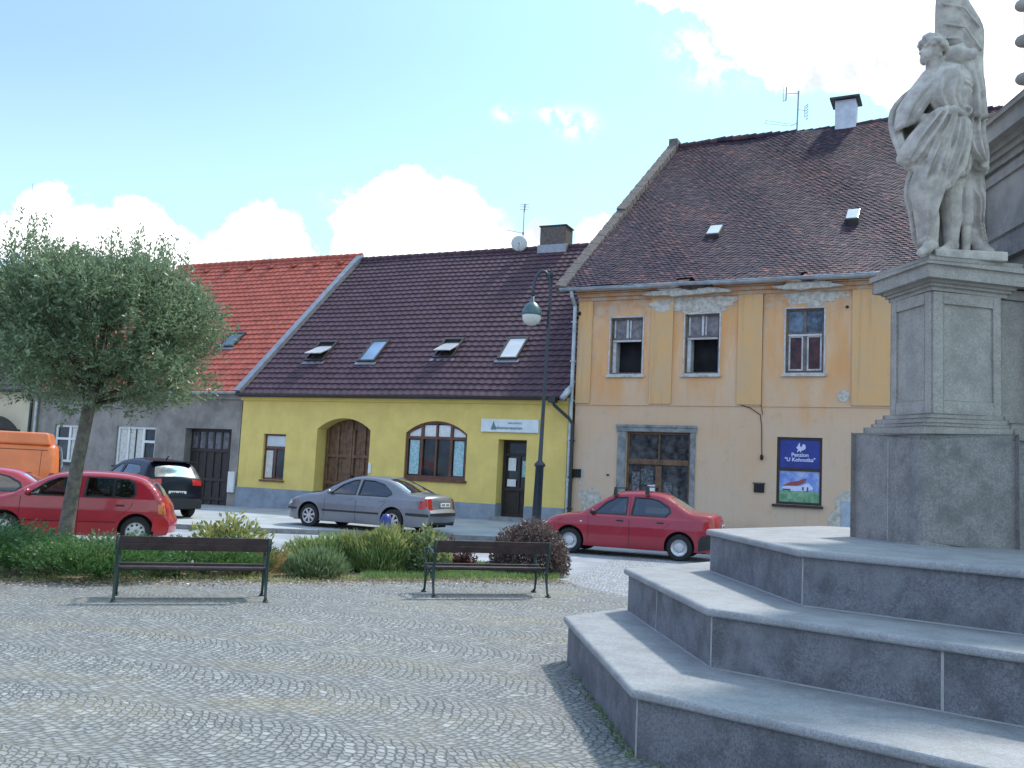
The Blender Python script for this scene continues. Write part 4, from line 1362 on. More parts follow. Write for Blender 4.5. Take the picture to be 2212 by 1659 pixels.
# pedestal in its own frame
T3 = 3 * SH
PX, PY = Vector((.98, .199)), Vector((-.199, .98))
PC = Vector((3.84, 8.50))
UP = .13
def pw_(u, v):
    q = PC + PX * u + PY * v
    return (q.x, q.y)
def prect(u0, u1, v0, v1):
    return [pw_(u0, v0), pw_(u1, v0), pw_(u1, v1), pw_(u0, v1)]
def pblock(name, u0, u1, v0, v1, z0, z1, m='ped_stone', bevel=.015, parent=None):
    return MB().vprism(prect(u0, u1, v0, v1), z0, z1).build(name, m, parent or mon, org=MO, bevel=bevel)
ped = pblock('pedestal', 0, .99, 0, 1.10, T3 - .01, 2.335, 'ped_dark', .05)
pblock('plinth_block', 1.0, 2.6, .03, 1.6, T3 - .01, 2.33, 'ped_dark', .04)
MB().vprism(prect(.992, .998, .035, .2), T3 + .01, 2.30).build('mortar_joint', 'mortar', ped, org=MO)
MB().vprism([pw_(-.004, .52), pw_(.02, .52), pw_(.02, .535), pw_(-.004, .535)], T3 + .01, 2.29).build('mortar_joint', 'ped_stone', ped, org=MO)
# base mouldings
U0, U1, V0, V1 = .20, .94, .14, .76
mb = MB()
for (e_, z0, z1) in ((1.0, 2.337, 2.42), (.72, 2.422, 2.455), (.58, 2.457, 2.50), (.30, 2.502, 2.545)):
    mb.vprism(prect(U0 - .17 * e_, U1 + .06 * e_, V0 - .11 * e_, V1 + .22 * e_), z0, z1)
mb.build('base_moulding', 'ped_stone', ped, org=MO, bevel=.016)
mb = MB()
mb.vprism(prect(1.02, 2.5, .10, 1.5), 2.332, 2.5)
mb.build('side_moulding', 'ped_stone', ped, org=MO, bevel=.02)
ZS = 3.60 + UP
pblock('shaft', U0, U1, V0, V1, 2.547, ZS - .004, 'ped_stone', .006, ped)
# raised frames round the sunken panels
w, d = .085, .022
z0, z1 = 2.548, ZS - .006
mb = MB()
for a, b_, c_, d_ in ((U0, U0 + w + .02, z0, z1), (U1 - w, U1, z0, z1), (U0 + w + .02, U1 - w, z1 - .11, z1), (U0 + w + .02, U1 - w, z0, z0 + .13)):
    mb.vprism(prect(a, b_, V0 - d, V0 - .001), c_, d_)
mb.build('panel_frame', 'ped_stone', ped, org=MO, bevel=.006)
mb = MB()
for a, b_, c_, d_ in ((V0 + .002, V0 + w, z0, z1), (V1 - w, V1, z0, z1), (V0 + w, V1 - w, z1 - .11, z1), (V0 + w, V1 - w, z0, z0 + .13)):
    mb.vprism(prect(U0 - d, U0 - .001, a, b_), c_, d_)
mb.build('panel_frame', 'ped_stone', ped, org=MO, bevel=.006)
pblock('side_body', U1 + .005, 2.4, .22, 1.4, 2.50, ZS - .004, 'ped_stone', .01, ped)
# cornice of the pedestal
mb = MB()
for (o, z0, z1) in ((.025, 3.602, 3.64), (.05, 3.642, 3.67), (.075, 3.672, 3.70), (.14, 3.702, 3.825), (.165, 3.827, 3.86), (.12, 3.862, 3.915)):
    mb.vprism(prect(U0 - o, U1 + o + .05, V0 - o, V1 + o), z0 + UP, z1 + UP)
mb.build('cornice', 'ped_stone', ped, org=MO, bevel=.010)
mb = MB()
for (o, z0, z1) in ((.0, 3.602, 3.70), (.08, 3.72, 3.83)):
    mb.vprism(prect(1.05, 2.6, .2 - o, 1.4), z0 + UP, z1 + UP)
mb.build('side_cornice', 'ped_stone', ped, org=MO, bevel=.01)

# main pillar behind: its left face is seen at a slant
QX, QY = Vector((.998, -.06)), Vector((.06, .998))
QC = Vector((5.16, 9.0))
def qrect(u0, u1, v0, v1):
    r_ = []
    for u, v in ((u0, v0), (u1, v0), (u1, v1), (u0, v1)):
        q = QC + QX * u + QY * v
        r_.append((q.x, q.y))
    return r_
mb = MB()
mb.vprism(qrect(0, 2.2, -.3, 1.15), T3, 5.35)
pil = mb.build('pillar', 'stone', mon, org=MO)
mb = MB()
mb.vprism(qrect(-.03, -.002, -.30, -.18), 4.6, 5.3)
mb.vprism(qrect(-.03, -.002, .98, 1.15), 4.6, 5.3)
mb.vprism(qrect(-.03, -.002, -.18, .98), 5.2, 5.3)
mb.vprism(qrect(-.03, -.002, -.18, .98), 4.55, 4.66)
mb.build('panel_frame', 'stone', pil, org=MO, bevel=.01)
mb = MB()
for (o, z0, z1) in ((.10, 4.28, 4.52), (.06, 4.52, 4.56)):
    mb.vprism(qrect(-o, 2.3, -.35 - o, 1.15 + o), z0, z1)
mb.build('ledge', 'ped_dark', pil, org=MO, bevel=.015)
mb = MB()
for (o, z0, z1) in ((.04, 5.35, 5.42), (.08, 5.422, 5.48), (.12, 5.482, 5.53), (.24, 5.532, 5.70), (.28, 5.702, 5.75), (.22, 5.752, 5.80)):
    mb.vprism(qrect(-o, 2.4, -.3 - o, 1.15 + o), z0, z1)
mb.build('cornice', 'stone', pil, org=MO, bevel=.012)
# pilaster with a volute between statue and pillar
mb = MB()
mb.vprism([(4.94, 10.0), (5.30, 10.0), (5.30, 10.5), (4.94, 10.5)], T3, 5.75)
mb.build('corner_pier', 'stone', pil, org=MO, bevel=.02)
mb = MB()
mb.ell((5.14, 10.22, 5.98), (.22, .22, .26), 16, 10)
mb.build('urn', 'stone', pil, org=MO, smooth=True)
# column with its carved knobs, rising past the frame
mb = MB()
cx, cy = 5.78, 9.75
mb.lathe([(.36, 5.8), (.36, 5.95), (.30, 6.0), (.32, 6.1), (.27, 6.18), (.235, 6.3), (.22, 8.8)], (cx, cy, 0), 22)
cl = mb.build('column', 'stone', mon, org=MO, smooth=True)
mb = MB()
for z in (6.42, 6.86, 7.28, 7.72, 8.15, 8.6):
    for a in (pi, pi * 1.5, 0.0, pi * .5):
        mb.ell((cx + .27 * cos(a), cy + .27 * sin(a), z), (.085, .085, .07), 10, 7)
mb.build('carved_knob', 'stone', cl, org=MO, smooth=True)
mb = MB()
sc_ = (5.42, 9.75, 6.02)
star = []
for i in range(12):
    a = 2 * pi * i / 12
    r_ = .085 if i % 2 == 0 else .035
    star.append((sc_[0] + r_ * cos(a), sc_[2] + r_ * sin(a)))
mb.prism(star, lambda p, n: (p[0], n, p[1]), sc_[1] - .015, sc_[1] + .015)
mb.tube([(sc_[0] - .32, sc_[1], sc_[2] + .10), (sc_[0] - .15, sc_[1], sc_[2] + .08), sc_], .006, 4)
mb.build('star_ornament', 'gold', mon, org=MO)

# ------------------------------------------------------------------ statue
SO = Vector((4.30, 8.85, 4.047))
sta = empty('statue', SO, 0, 'pale stone statue of a curly haired figure in drapery with a stone banner', 'statue')
SS = 581.0
def Z7(zx, zy, y=0.0, ss=SS):
    k = 8.85 / 9.02
    X = (.00183568 * zx + .0000261 * zy + 3.062814 - 3.65e-8 * zx * zy) * k
    Z = CAM_H + (.0000938 * zx - .00192388 * zy + 6.820047 + 3.783e-8 * zy * zy - CAM_H) * k
    return Vector((X - SO.x, y, Z - SO.z))
class Sculpt(MB):
    def cap(self, pts, rs, n=14):
        """tapered limb with rounded ends"""
        pts = [Vector(p) for p in pts]
        rs = [q * 1.06 for q in rs]
        d0, d1 = (pts[0] - pts[1]).normalized(), (pts[-1] - pts[-2]).normalized()
        P, R_ = [], []
        for a in (1.0, .8, .45):
            P.append(pts[0] + d0 * rs[0] * a)
            R_.append(rs[0] * sqrt(max(.0004, 1 - a * a)))
        P += pts
        R_ += rs
        for a in (.45, .8, 1.0):
            P.append(pts[-1] + d1 * rs[-1] * a)
            R_.append(rs[-1] * sqrt(max(.0004, 1 - a * a)))
        return self.tube(P, R_, n)

    def cloth(self, left, right, thick=.03, nu=26, nv=18, folds=3.0, amp=.03, phase=0.0, bulge=0.0):
        """a hanging piece of cloth between two edge lines with folds running along them"""
        def samp(line, t_):
            line = [Vector(p) for p in line]
            x = t_ * (len(line) - 1)
            i = min(int(x), len(line) - 2)
            f = x - i
            p0, p1, p2, p3 = line[max(0, i - 1)], line[i], line[i + 1], line[min(len(line) - 1, i + 2)]
            return .5 * ((2 * p1) + (p2 - p0) * f + (2 * p0 - 5 * p1 + 4 * p2 - p3) * f * f + (-p0 + 3 * p1 - 3 * p2 + p3) * f ** 3)
        vs, fs = [], []
        for side in (-1, 1):
            for j in range(nv + 1):
                a, b_ = samp(left, j / nv), samp(right, j / nv)
                for i in range(nu + 1):
                    u = i / nu
                    p = a.lerp(b_, u)
                    w = amp * (.35 + .65 * j / nv) * sin(folds * 2 * pi * u + phase + 1.3 * sin(j / nv * 2.2)) - bulge * sin(pi * u)
                    vs.append((p.x, p.y + w + side * thick, p.z))
        n = nu + 1
        o = (nv + 1) * n
        for j in range(nv):
            for i in range(nu):
                q = (j * n + i, j * n + i + 1, (j + 1) * n + i + 1, (j + 1) * n + i)
                fs.append(q)
                fs.append(tuple(reversed([x + o for x in q])))
        rim = [i for i in range(n)] + [j * n + nu for j in range(1, nv + 1)] + [nv * n + i for i in range(nu - 1, -1, -1)] + [j * n for j in range(nv - 1, 0, -1)]
        for i in range(len(rim)):
            a, b_ = rim[i], rim[(i + 1) % len(rim)]
            fs.append((b_, a, a + o, b_ + o))
        self.add(vs, fs)
        for col_ in (0, nu):
            self.cap([(Vector(vs[j * n + col_]) + Vector(vs[o + j * n + col_])) / 2 for j in range(0, nv + 1, 2)], [thick * .95] * len(range(0, nv + 1, 2)), 10)
        self.cap([(Vector(vs[nv * n + i]) + Vector(vs[o + nv * n + i])) / 2 for i in range(0, nu + 1, 2)], [thick * .9] * len(range(0, nu + 1, 2)), 10)
        return self

def carve(mb, name, voxel=.013, sm=3):
    o = mb.build(name, 'statue_stone', sta, smooth=True)
    r = o.modifiers.new('remesh', 'REMESH')
    r.mode = 'VOXEL'
    r.voxel_size = voxel
    r.use_smooth_shade = True
    s = o.modifiers.new('smooth', 'SMOOTH')
    s.iterations = sm
    s.factor = .5
    return o

A = Sculpt()
# legs: bare standing leg, bent leg to the left with its foot over the edge, small legs of the companion
A.cap([Z7(700, 1000), Z7(695, 1120, -.02), Z7(712, 1250, .02), Z7(712, 1380, .03)], [.125, .100, .085, .062])
A.cap([Z7(715, 1390, .03), Z7(660, 1425, -.06), Z7(610, 1440, -.16)], [.065, .05, .035])
A.cap([Z7(590, 960), Z7(525, 1120, -.10), Z7(565, 1270, -.08), Z7(572, 1380, -.08)], [.135, .110, .082, .058])
A.cap([Z7(570, 1400, -.08), Z7(510, 1440, -.20), Z7(440, 1478, -.34)], [.066, .052, .032])
A.cap([Z7(625, 1090, .12), Z7(640, 1240, .14), Z7(640, 1400, .14)], [.075, .065, .048])
A.cap([Z7(640, 1410, .14), Z7(600, 1432, .04)], [.045, .034])
A.cap([Z7(795, 1000, .05), Z7(798, 1120, .05), Z7(800, 1245, .05)], [.080, .078, .075])
A.cap([Z7(802, 1250, .05), Z7(804, 1330, .05), Z7(800, 1440, .05)], [.052, .046, .036])
# kneeling shape at the right foot
A.cap([Z7(850, 1300, .10), Z7(880, 1400, .05), Z7(920, 1430, .0)], [.06, .07, .05])
# hips and torso: leaning back, chest in a scaled cuirass
A.cap([Z7(690, 930, .02), Z7(680, 760, .0)], [.20, .185])
A.cap([Z7(665, 700, -.02), Z7(670, 560, -.06), Z7(650, 450, -.03)], [.185, .205, .150])
A.ell(Z7(685, 500, -.09), (.185, .15, .215), 22, 14)
A.ell(Z7(665, 655, -.12), (.15, .12, .12), 18, 12)
# neck and head turned up to the left
A.cap([Z7(610, 430, -.02), Z7(590, 370, -.04)], [.085, .066])
A.ell(Z7(588, 292, -.04), (.098, .105, .125), 20, 14, Matrix.Rotation(.28, 3, 'Y'))
A.cap([Z7(545, 330, -.07), Z7(528, 360, -.08)], [.055, .036])
A.cap([Z7(533, 300, -.07), Z7(510, 322, -.085)], [.020, .019])
A.cap([Z7(535, 285, -.09), Z7(548, 276, -.14)], [.018, .014])
A.cap([Z7(520, 346, -.085), Z7(530, 348, -.12)], [.014, .012])
A.cap([Z7(524, 372, -.08), Z7(533, 376, -.07)], [.026, .022])
rr = random.Random(5)
for i in range(170):
    th, ph = rr.uniform(-.5, 2.9), rr.uniform(-1.3, 1.3)
    c = Z7(594, 288, -.03)
    q = Vector((.112 * cos(th) * cos(ph) * 1.0, -.115 * sin(ph), .135 * sin(th) * cos(ph)))
    q = Matrix.Rotation(-.35, 3, 'Y') @ q
    if q.x < -.050 and q.z < .035:
        continue
    k_ = rr.uniform(1.0, 1.6)
    A.ell(c + q * 1.07, (.022 * k_, .022 * k_, .020 * k_), 8, 6)
for i in range(12):
    A.ell(Z7(632 + rr.uniform(-16, 14), 330 + 8 * i, -.05 + rr.uniform(-.05, .05)), (.028, .028, .028), 8, 6)
# scale work on the cuirass
for j in range(9):
    for i in range(9):
        a = -1.25 + 2.5 * (i + (.5 if j % 2 else 0)) / 9
        ph = -1.0 + 2.0 * j / 8
        p = Z7(682, 520, -.09) + Vector((.185 * sin(a) * cos(ph), -.155 * cos(a) * cos(ph), .215 * sin(ph)))
        A.ell(p, (.020, .014, .024), 8, 5)
# lion shoulder and its arm holding the banner pole
A.ell(Z7(712, 330, -.05), (.118, .11, .105), 18, 12)
A.cap([Z7(700, 300, -.10), Z7(735, 285, -.09), Z7(765, 320, -.08)], [.030, .035, .030])
A.cap([Z7(760, 325, -.10), Z7(768, 345, -.10)], [.045, .040])
A.cap([Z7(735, 380, .0), Z7(775, 470, .02), Z7(790, 560, -.02)], [.085, .072, .06])
for k in range(4):
    A.cap([Z7(772 + 9 * k, 318, -.14), Z7(776 + 9 * k, 345, -.155), Z7(772 + 8 * k, 365, -.13)], [.015, .014, .011], 8)
# hip tassel rosettes
for (x, y, r_) in ((672, 680, .060), (735, 672, .055), (700, 700, .065), (690, 655, .045)):
    A.ell(Z7(x, y, -.20), (r_, .05, r_), 14, 9)
    A.ell(Z7(x, y, -.25), (r_ * .45, .03, r_ * .45), 10, 7)
# left (photo) shoulder and arm with fist on the hip
A.cap([Z7(590, 455, -.02), Z7(510, 545, -.04), Z7(440, 640, -.02)], [.112, .100, .085])
A.cap([Z7(440, 640, -.02), Z7(500, 700, -.10), Z7(570, 715, -.18)], [.078, .062, .046])
A.cloth([Z7(560, 440, -.06), Z7(470, 540, -.10), Z7(405, 640, -.08), Z7(385, 740, -.05)],
        [Z7(620, 470, -.14), Z7(560, 560, -.17), Z7(500, 650, -.16), Z7(455, 720, -.12)], .03, 22, 18, 1.6, .030, .5, .04)
for k in range(4):
    A.cap([Z7(560 + 4 * k, 700 + 11 * k, -.20), Z7(590 + 4 * k, 700 + 11 * k, -.215), Z7(606, 706 + 10 * k, -.19)], [.017, .016, .012], 8)
A.cap([Z7(560, 690, -.20), Z7(590, 680, -.21)], [.018, .013], 8)
# skirt of the tunic with its deep pleats
A.cloth([Z7(590, 700, -.16), Z7(540, 850, -.2), Z7(470, 1010, -.2), Z7(455, 1110, -.14), Z7(500, 1190, -.08)],
        [Z7(700, 720, -.19), Z7(655, 850, -.24), Z7(620, 980, -.24), Z7(600, 1080, -.2), Z7(560, 1140, -.1)], .035, 34, 24, 2.6, .050, .4, .06)
A.cloth([Z7(665, 720, -.2), Z7(640, 830, -.24), Z7(600, 960, -.24), Z7(560, 1120, -.2)],
        [Z7(740, 720, -.17), Z7(735, 850, -.2), Z7(705, 960, -.2), Z7(640, 1090, -.17)], .035, 30, 22, 2.3, .048, 1.4, .05)
A.cloth([Z7(700, 730, -.15), Z7(690, 860, -.16), Z7(680, 980, -.16), Z7(660, 1030, -.15)],
        [Z7(800, 720, -.05), Z7(790, 860, -.06), Z7(770, 960, -.08), Z7(745, 1010, -.08)], .035, 30, 20, 2.3, .045, 2.4, .06)
# big cloak swung from the shoulder over the hip, left side of the photo
A.cloth([Z7(560, 450, .08), Z7(440, 545, .10), Z7(385, 640, .06), Z7(378, 760, -.02), Z7(400, 880, -.10), Z7(398, 935, -.12)],
        [Z7(650, 460, .14), Z7(620, 580, .18), Z7(585, 700, .18), Z7(540, 800, .12), Z7(500, 890, .0), Z7(475, 985, -.08)], .03, 30, 24, 2.1, .045, .0, .0)
A.cloth([Z7(395, 925, -.12), Z7(420, 860, -.16), Z7(470, 790, -.20), Z7(550, 700, -.22)],
        [Z7(475, 980, -.12), Z7(540, 890, -.20), Z7(600, 800, -.25), Z7(640, 690, -.24)], .05, 30, 24, 2.6, .050, .8, .05)
A.cloth([Z7(470, 985, -.02), Z7(455, 1100, .0), Z7(478, 1210, -.02), Z7(510, 1350, .02), Z7(540, 1390, .02)],
        [Z7(560, 960, .02), Z7(560, 1100, .06), Z7(560, 1220, .08), Z7(570, 1300, .08), Z7(575, 1360, .08)], .03, 18, 20, 1.4, .03, .5)
# cloth down the right side
A.cloth([Z7(755, 560, -.02), Z7(758, 700, -.05), Z7(735, 800, -.12), Z7(755, 890, -.14), Z7(850, 950, -.06)],
        [Z7(880, 520, .10), Z7(890, 650, .06), Z7(880, 760, .02), Z7(890, 880, .0), Z7(895, 970, .04)], .035, 32, 26, 2.4, .055, .2, .05)
A.cloth([Z7(765, 880, .05), Z7(775, 1020, .05), Z7(840, 1130, .0), Z7(850, 1250, .02), Z7(880, 1380, .06)],
        [Z7(880, 880, .08), Z7(908, 1050, .08), Z7(905, 1150, .06), Z7(890, 1270, .05), Z7(925, 1430, .06)], .03, 26, 24, 1.8, .045, 1.0, .03)
# sash across the chest and the robe over the bent leg
A.cloth([Z7(600, 440, -.16), Z7(560, 520, -.19), Z7(545, 600, -.20), Z7(600, 680, -.20)],
        [Z7(700, 430, -.20), Z7(690, 520, -.26), Z7(670, 600, -.26), Z7(690, 690, -.24)], .03, 26, 18, 2.2, .035, .3, .03)
A.cloth([Z7(480, 1030, -.16), Z7(455, 1110, -.16), Z7(475, 1200, -.13), Z7(500, 1300, -.10), Z7(515, 1380, -.08)],
        [Z7(600, 1020, -.24), Z7(585, 1110, -.25), Z7(560, 1200, -.22), Z7(548, 1290, -.17), Z7(540, 1370, -.12)], .03, 22, 20, 1.5, .03, .9, .05)
A.cloth([Z7(730, 380, -.05), Z7(770, 480, -.10), Z7(790, 580, -.12), Z7(780, 680, -.12)],
        [Z7(850, 330, .02), Z7(872, 460, .0), Z7(880, 590, -.02), Z7(885, 670, -.02)], .03, 22, 18, 1.6, .04, .9, .04)
# fold ridges
for pts in (([Z7(600, 700, -.26), Z7(540, 850, -.29), Z7(500, 960, -.27)]), ([Z7(650, 740, -.27), Z7(610, 880, -.31), Z7(590, 1010, -.29)]), ([Z7(580, 500, -.14), Z7(620, 560, -.2), Z7(640, 640, -.22)]),
            ([Z7(470, 960, -.20), Z7(540, 860, -.28), Z7(610, 720, -.29)]), ([Z7(430, 930, -.19), Z7(490, 830, -.26), Z7(570, 720, -.28)]),
            ([Z7(800, 600, -.02), Z7(850, 720, -.04), Z7(870, 840, -.03)]), ([Z7(790, 740, -.10), Z7(810, 860, -.12), Z7(860, 930, -.08)])):
    A.cap(pts, [.016] * len(pts), 8)
carve(A, 'figure', .0085, 1)
# rough backing of stone behind the legs and base slab
Bk = Sculpt()
Bk.cap([Z7(735, 1430, .26), Z7(740, 1000, .24), Z7(730, 700, .18)], [.16, .16, .14])
Bk.cap([Z7(850, 1430, .2), Z7(850, 1100, .2)], [.09, .08])
carve(Bk, 'stone_support', .02)
mb = MB()
mb.box(-.28, .42, -.22, .44, .0, .095)
mb.build('base_slab', 'statue_stone', sta, bevel=.012)
# banner
F_ = Sculpt()
F_.cloth([Z7(640, -150, .0), Z7(636, 0, .02), Z7(638, 130, .04), Z7(648, 215, .05), Z7(700, 250, .05), Z7(760, 290, .05), Z7(800, 400, .05), Z7(868, 520, .02)],
         [Z7(700, -170, .02), Z7(800, 10, .03), Z7(870, 110, .05), Z7(893, 180, .06), Z7(893, 300, .08), Z7(895, 400, .08), Z7(888, 470, .06), Z7(878, 530, .04)], .022, 30, 30, 1.6, .03, .6, .05)
F_.cloth([Z7(775, 520, .0), Z7(775, 560, -.02), Z7(765, 620, -.04)],
         [Z7(850, 480, .05), Z7(872, 580, .04), Z7(888, 672, .02)], .025, 18, 12, 1.0, .02, .6, .03)
F_.cap([Z7(800, 720, .05), Z7(770, 330, -.03), Z7(715, -100, .0), Z7(705, -220, .0)], [.018, .018, .018, .018], 10)
for pts in (([Z7(648, 215, .0), Z7(740, 225, -.03), Z7(820, 320, -.01), Z7(860, 430, .02)]), ([Z7(645, 30, -.03), Z7(760, 60, -.06), Z7(860, 150, -.01)]), ([Z7(655, 140, -.02), Z7(770, 170, -.06), Z7(875, 280, .0)])):
    F_.cap(pts, [.012] * len(pts), 8)
carve(F_, 'banner', .0085, 1)

# ------------------------------------------------------------------ benches, seen from behind
def make_bench(L, name='park_bench'):
    root = empty(name, (0, 0, 0), 0)
    for x in (0.0, L):
        mb = MB()
        r_ = [.016, .018, .024, .022, .018, .020, .018]
        mb.tube([(x, -.075, .012), (x, -.03, .06), (x, .015, .20), (x, .03, .38), (x, .015, .50), (x, -.03, .66), (x, -.065, .80)], [.026, .017, .020, .026, .022, .020, .016], 8)
        mb.box(x - .028, x + .028, -.115, -.03, 0, .018)
        mb.tube([(x, .02, .40), (x, .22, .375), (x, .46, .40)], .018, 8)
        mb.tube([(x, .53, .012), (x, .48, .06), (x, .455, .20), (x, .465, .34), (x, .50, .45), (x, .52, .56), (x, .50, .625)], [.026, .017, .019, .024, .020, .018, .018], 8)
        mb.box(x - .028, x + .028, .48, .57, 0, .018)
        mb.tube([(x, .50, .625), (x, .40, .655), (x, .24, .645), (x, .10, .60), (x, -.01, .585)], [.020, .020, .018, .016, .014], 8)
        # scrolls of the casting
        for (cy_, cz_, rr_, a0_, a1_) in ((.42, .57, .06, 0, 4.6), (.36, .30, .075, .6, 5.0), (.12, .30, .06, -1.2, 3.2)):
            mb.tube([(x, cy_ + rr_ * (1 - k * .05) * cos(a0_ + (a1_ - a0_) * k / 10), cz_ + rr_ * (1 - k * .05) * sin(a0_ + (a1_ - a0_) * k / 10)) for k in range(11)], .010, 6)
        mb.build('side_frame', 'iron_green', root, smooth=True)
    for k in range(5):
        y = .055 + k * .088
        z = .385 - .028 * sin(pi * k / 4) + (.012 if k > 3 else 0)
        MB().box(-.03, L + .03, y, y + .072, z, z + .032).build('seat_slat', 'bench_wood', root, bevel=.007)
    for z, y in ((.625, -.022), (.713, -.046)):
        mb = MB()
        mb.add([(-.03, y, z), (L + .03, y, z), (L + .03, y - .022, z + .086), (-.03, y - .022, z + .086), (-.03, y + .028, z), (L + .03, y + .028, z), (L + .03, y + .006, z + .086), (-.03, y + .006, z + .086)],
               [(0, 1, 2, 3), (7, 6, 5, 4), (0, 4, 5, 1), (3, 2, 6, 7), (0, 3, 7, 4), (1, 5, 6, 2)])
        mb.build('back_slat', 'bench_wood', root, bevel=.006)
    mb = MB()
    mb.tube([(0, .24, .36), (L, .24, .36)], .010, 6)
    mb.build('tie_rod', 'iron_green', root)
    return root
b1 = make_bench(1.80)
b1.location, b1.rotation_euler = (-4.74, 11.42, .004), (0, 0, atan2(.62, 1.75))
tag(b1, 'dark brown park bench with green iron legs, in front of the juniper and lavender bushes', 'bench', 'benches facing the street')
b2 = make_bench(1.74)
b2.location, b2.rotation_euler = (-.98, 13.25, .004), (0, 0, atan2(.58, 1.65))
tag(b2, 'slatted park bench with curved green iron armrests, in front of the purple barberry bush', 'bench', 'benches facing the street')

# ------------------------------------------------------------------ street lamp
LP = Vector((.85, 25.7, .10))
lamp = empty('street_lamp', LP, 0, 'tall dark street lamp with a swan neck and one globe, before the yellow house', 'street lamp')
mb = MB()
mb.lathe([(.19, 0), (.19, .25), (.15, .32), (.13, .5), (.115, 1.95), (.15, 1.98), (.155, 2.04), (.11, 2.08), (.062, 2.14), (.052, 3.5), (.043, 6.2), (.038, 7.42), (.06, 7.44), (.03, 7.5), (.05, 7.56), (.0, 7.62)], (0, 0, 0), 16)
mb.build('pole', 'lamp_metal', lamp, smooth=True)
mb = MB()
pts = [(-.02, 0, 5.9)]
for k in range(13):
    a = pi * k / 12
    pts.append((-.25 + .25 * cos(a), .0, 6.85 + .58 * sin(a) - (.35 if k == 0 else 0) + .10))
pts.append((-.50, 0, 6.70))
mb.tube(pts, [.045] * (len(pts) - 1) + [.05], 8)
mb.tube([(0, 0, 7.15), (-.12, 0, 7.2), (-.1, 0, 7.3)], .012, 5)
mb.build('swan_neck', 'lamp_metal', lamp, smooth=True)
mb = MB()
mb.lathe([(.0, 6.80), (.05, 6.78), (.055, 6.62), (.13, 6.57), (.21, 6.49), (.265, 6.38), (.285, 6.28), (.29, 6.24), (.27, 6.23)], (-.50, 0, 0), 24)
mb.build('lamp_hood', 'lamp_green', lamp, smooth=True)
mb = MB()
mb.lathe([(.265, 6.235), (.27, 6.17), (.25, 6.08), (.20, 6.00), (.10, 5.945), (.0, 5.93)], (-.50, 0, 0), 24)
mb.build('globe', 'milk_glass', lamp, smooth=True)
lamp.rotation_euler = (0, .018, 0)
# ------------------------------------------------------------------ cars
def smooth_line(pts, step=.06):
    """Catmull-Rom resample of a profile line"""
    pts = [Vector((p[0], p[1])) for p in pts]
    out = []
    for i in range(len(pts) - 1):
        p0, p1, p2, p3 = pts[max(0, i - 1)], pts[i], pts[i + 1], pts[min(len(pts) - 1, i + 2)]
        n = max(1, int((p2 - p1).length / step))
        for k in range(n):
            f = k / n
            q = .5 * ((2 * p1) + (p2 - p0) * f + (2 * p0 - 5 * p1 + 4 * p2 - p3) * f * f + (-p0 + 3 * p1 - 3 * p2 + p3) * f ** 3)
            lin = p1.lerp(p2, f)
            out.append(lin.lerp(q, .8))
    out.append(pts[-1])
    return out

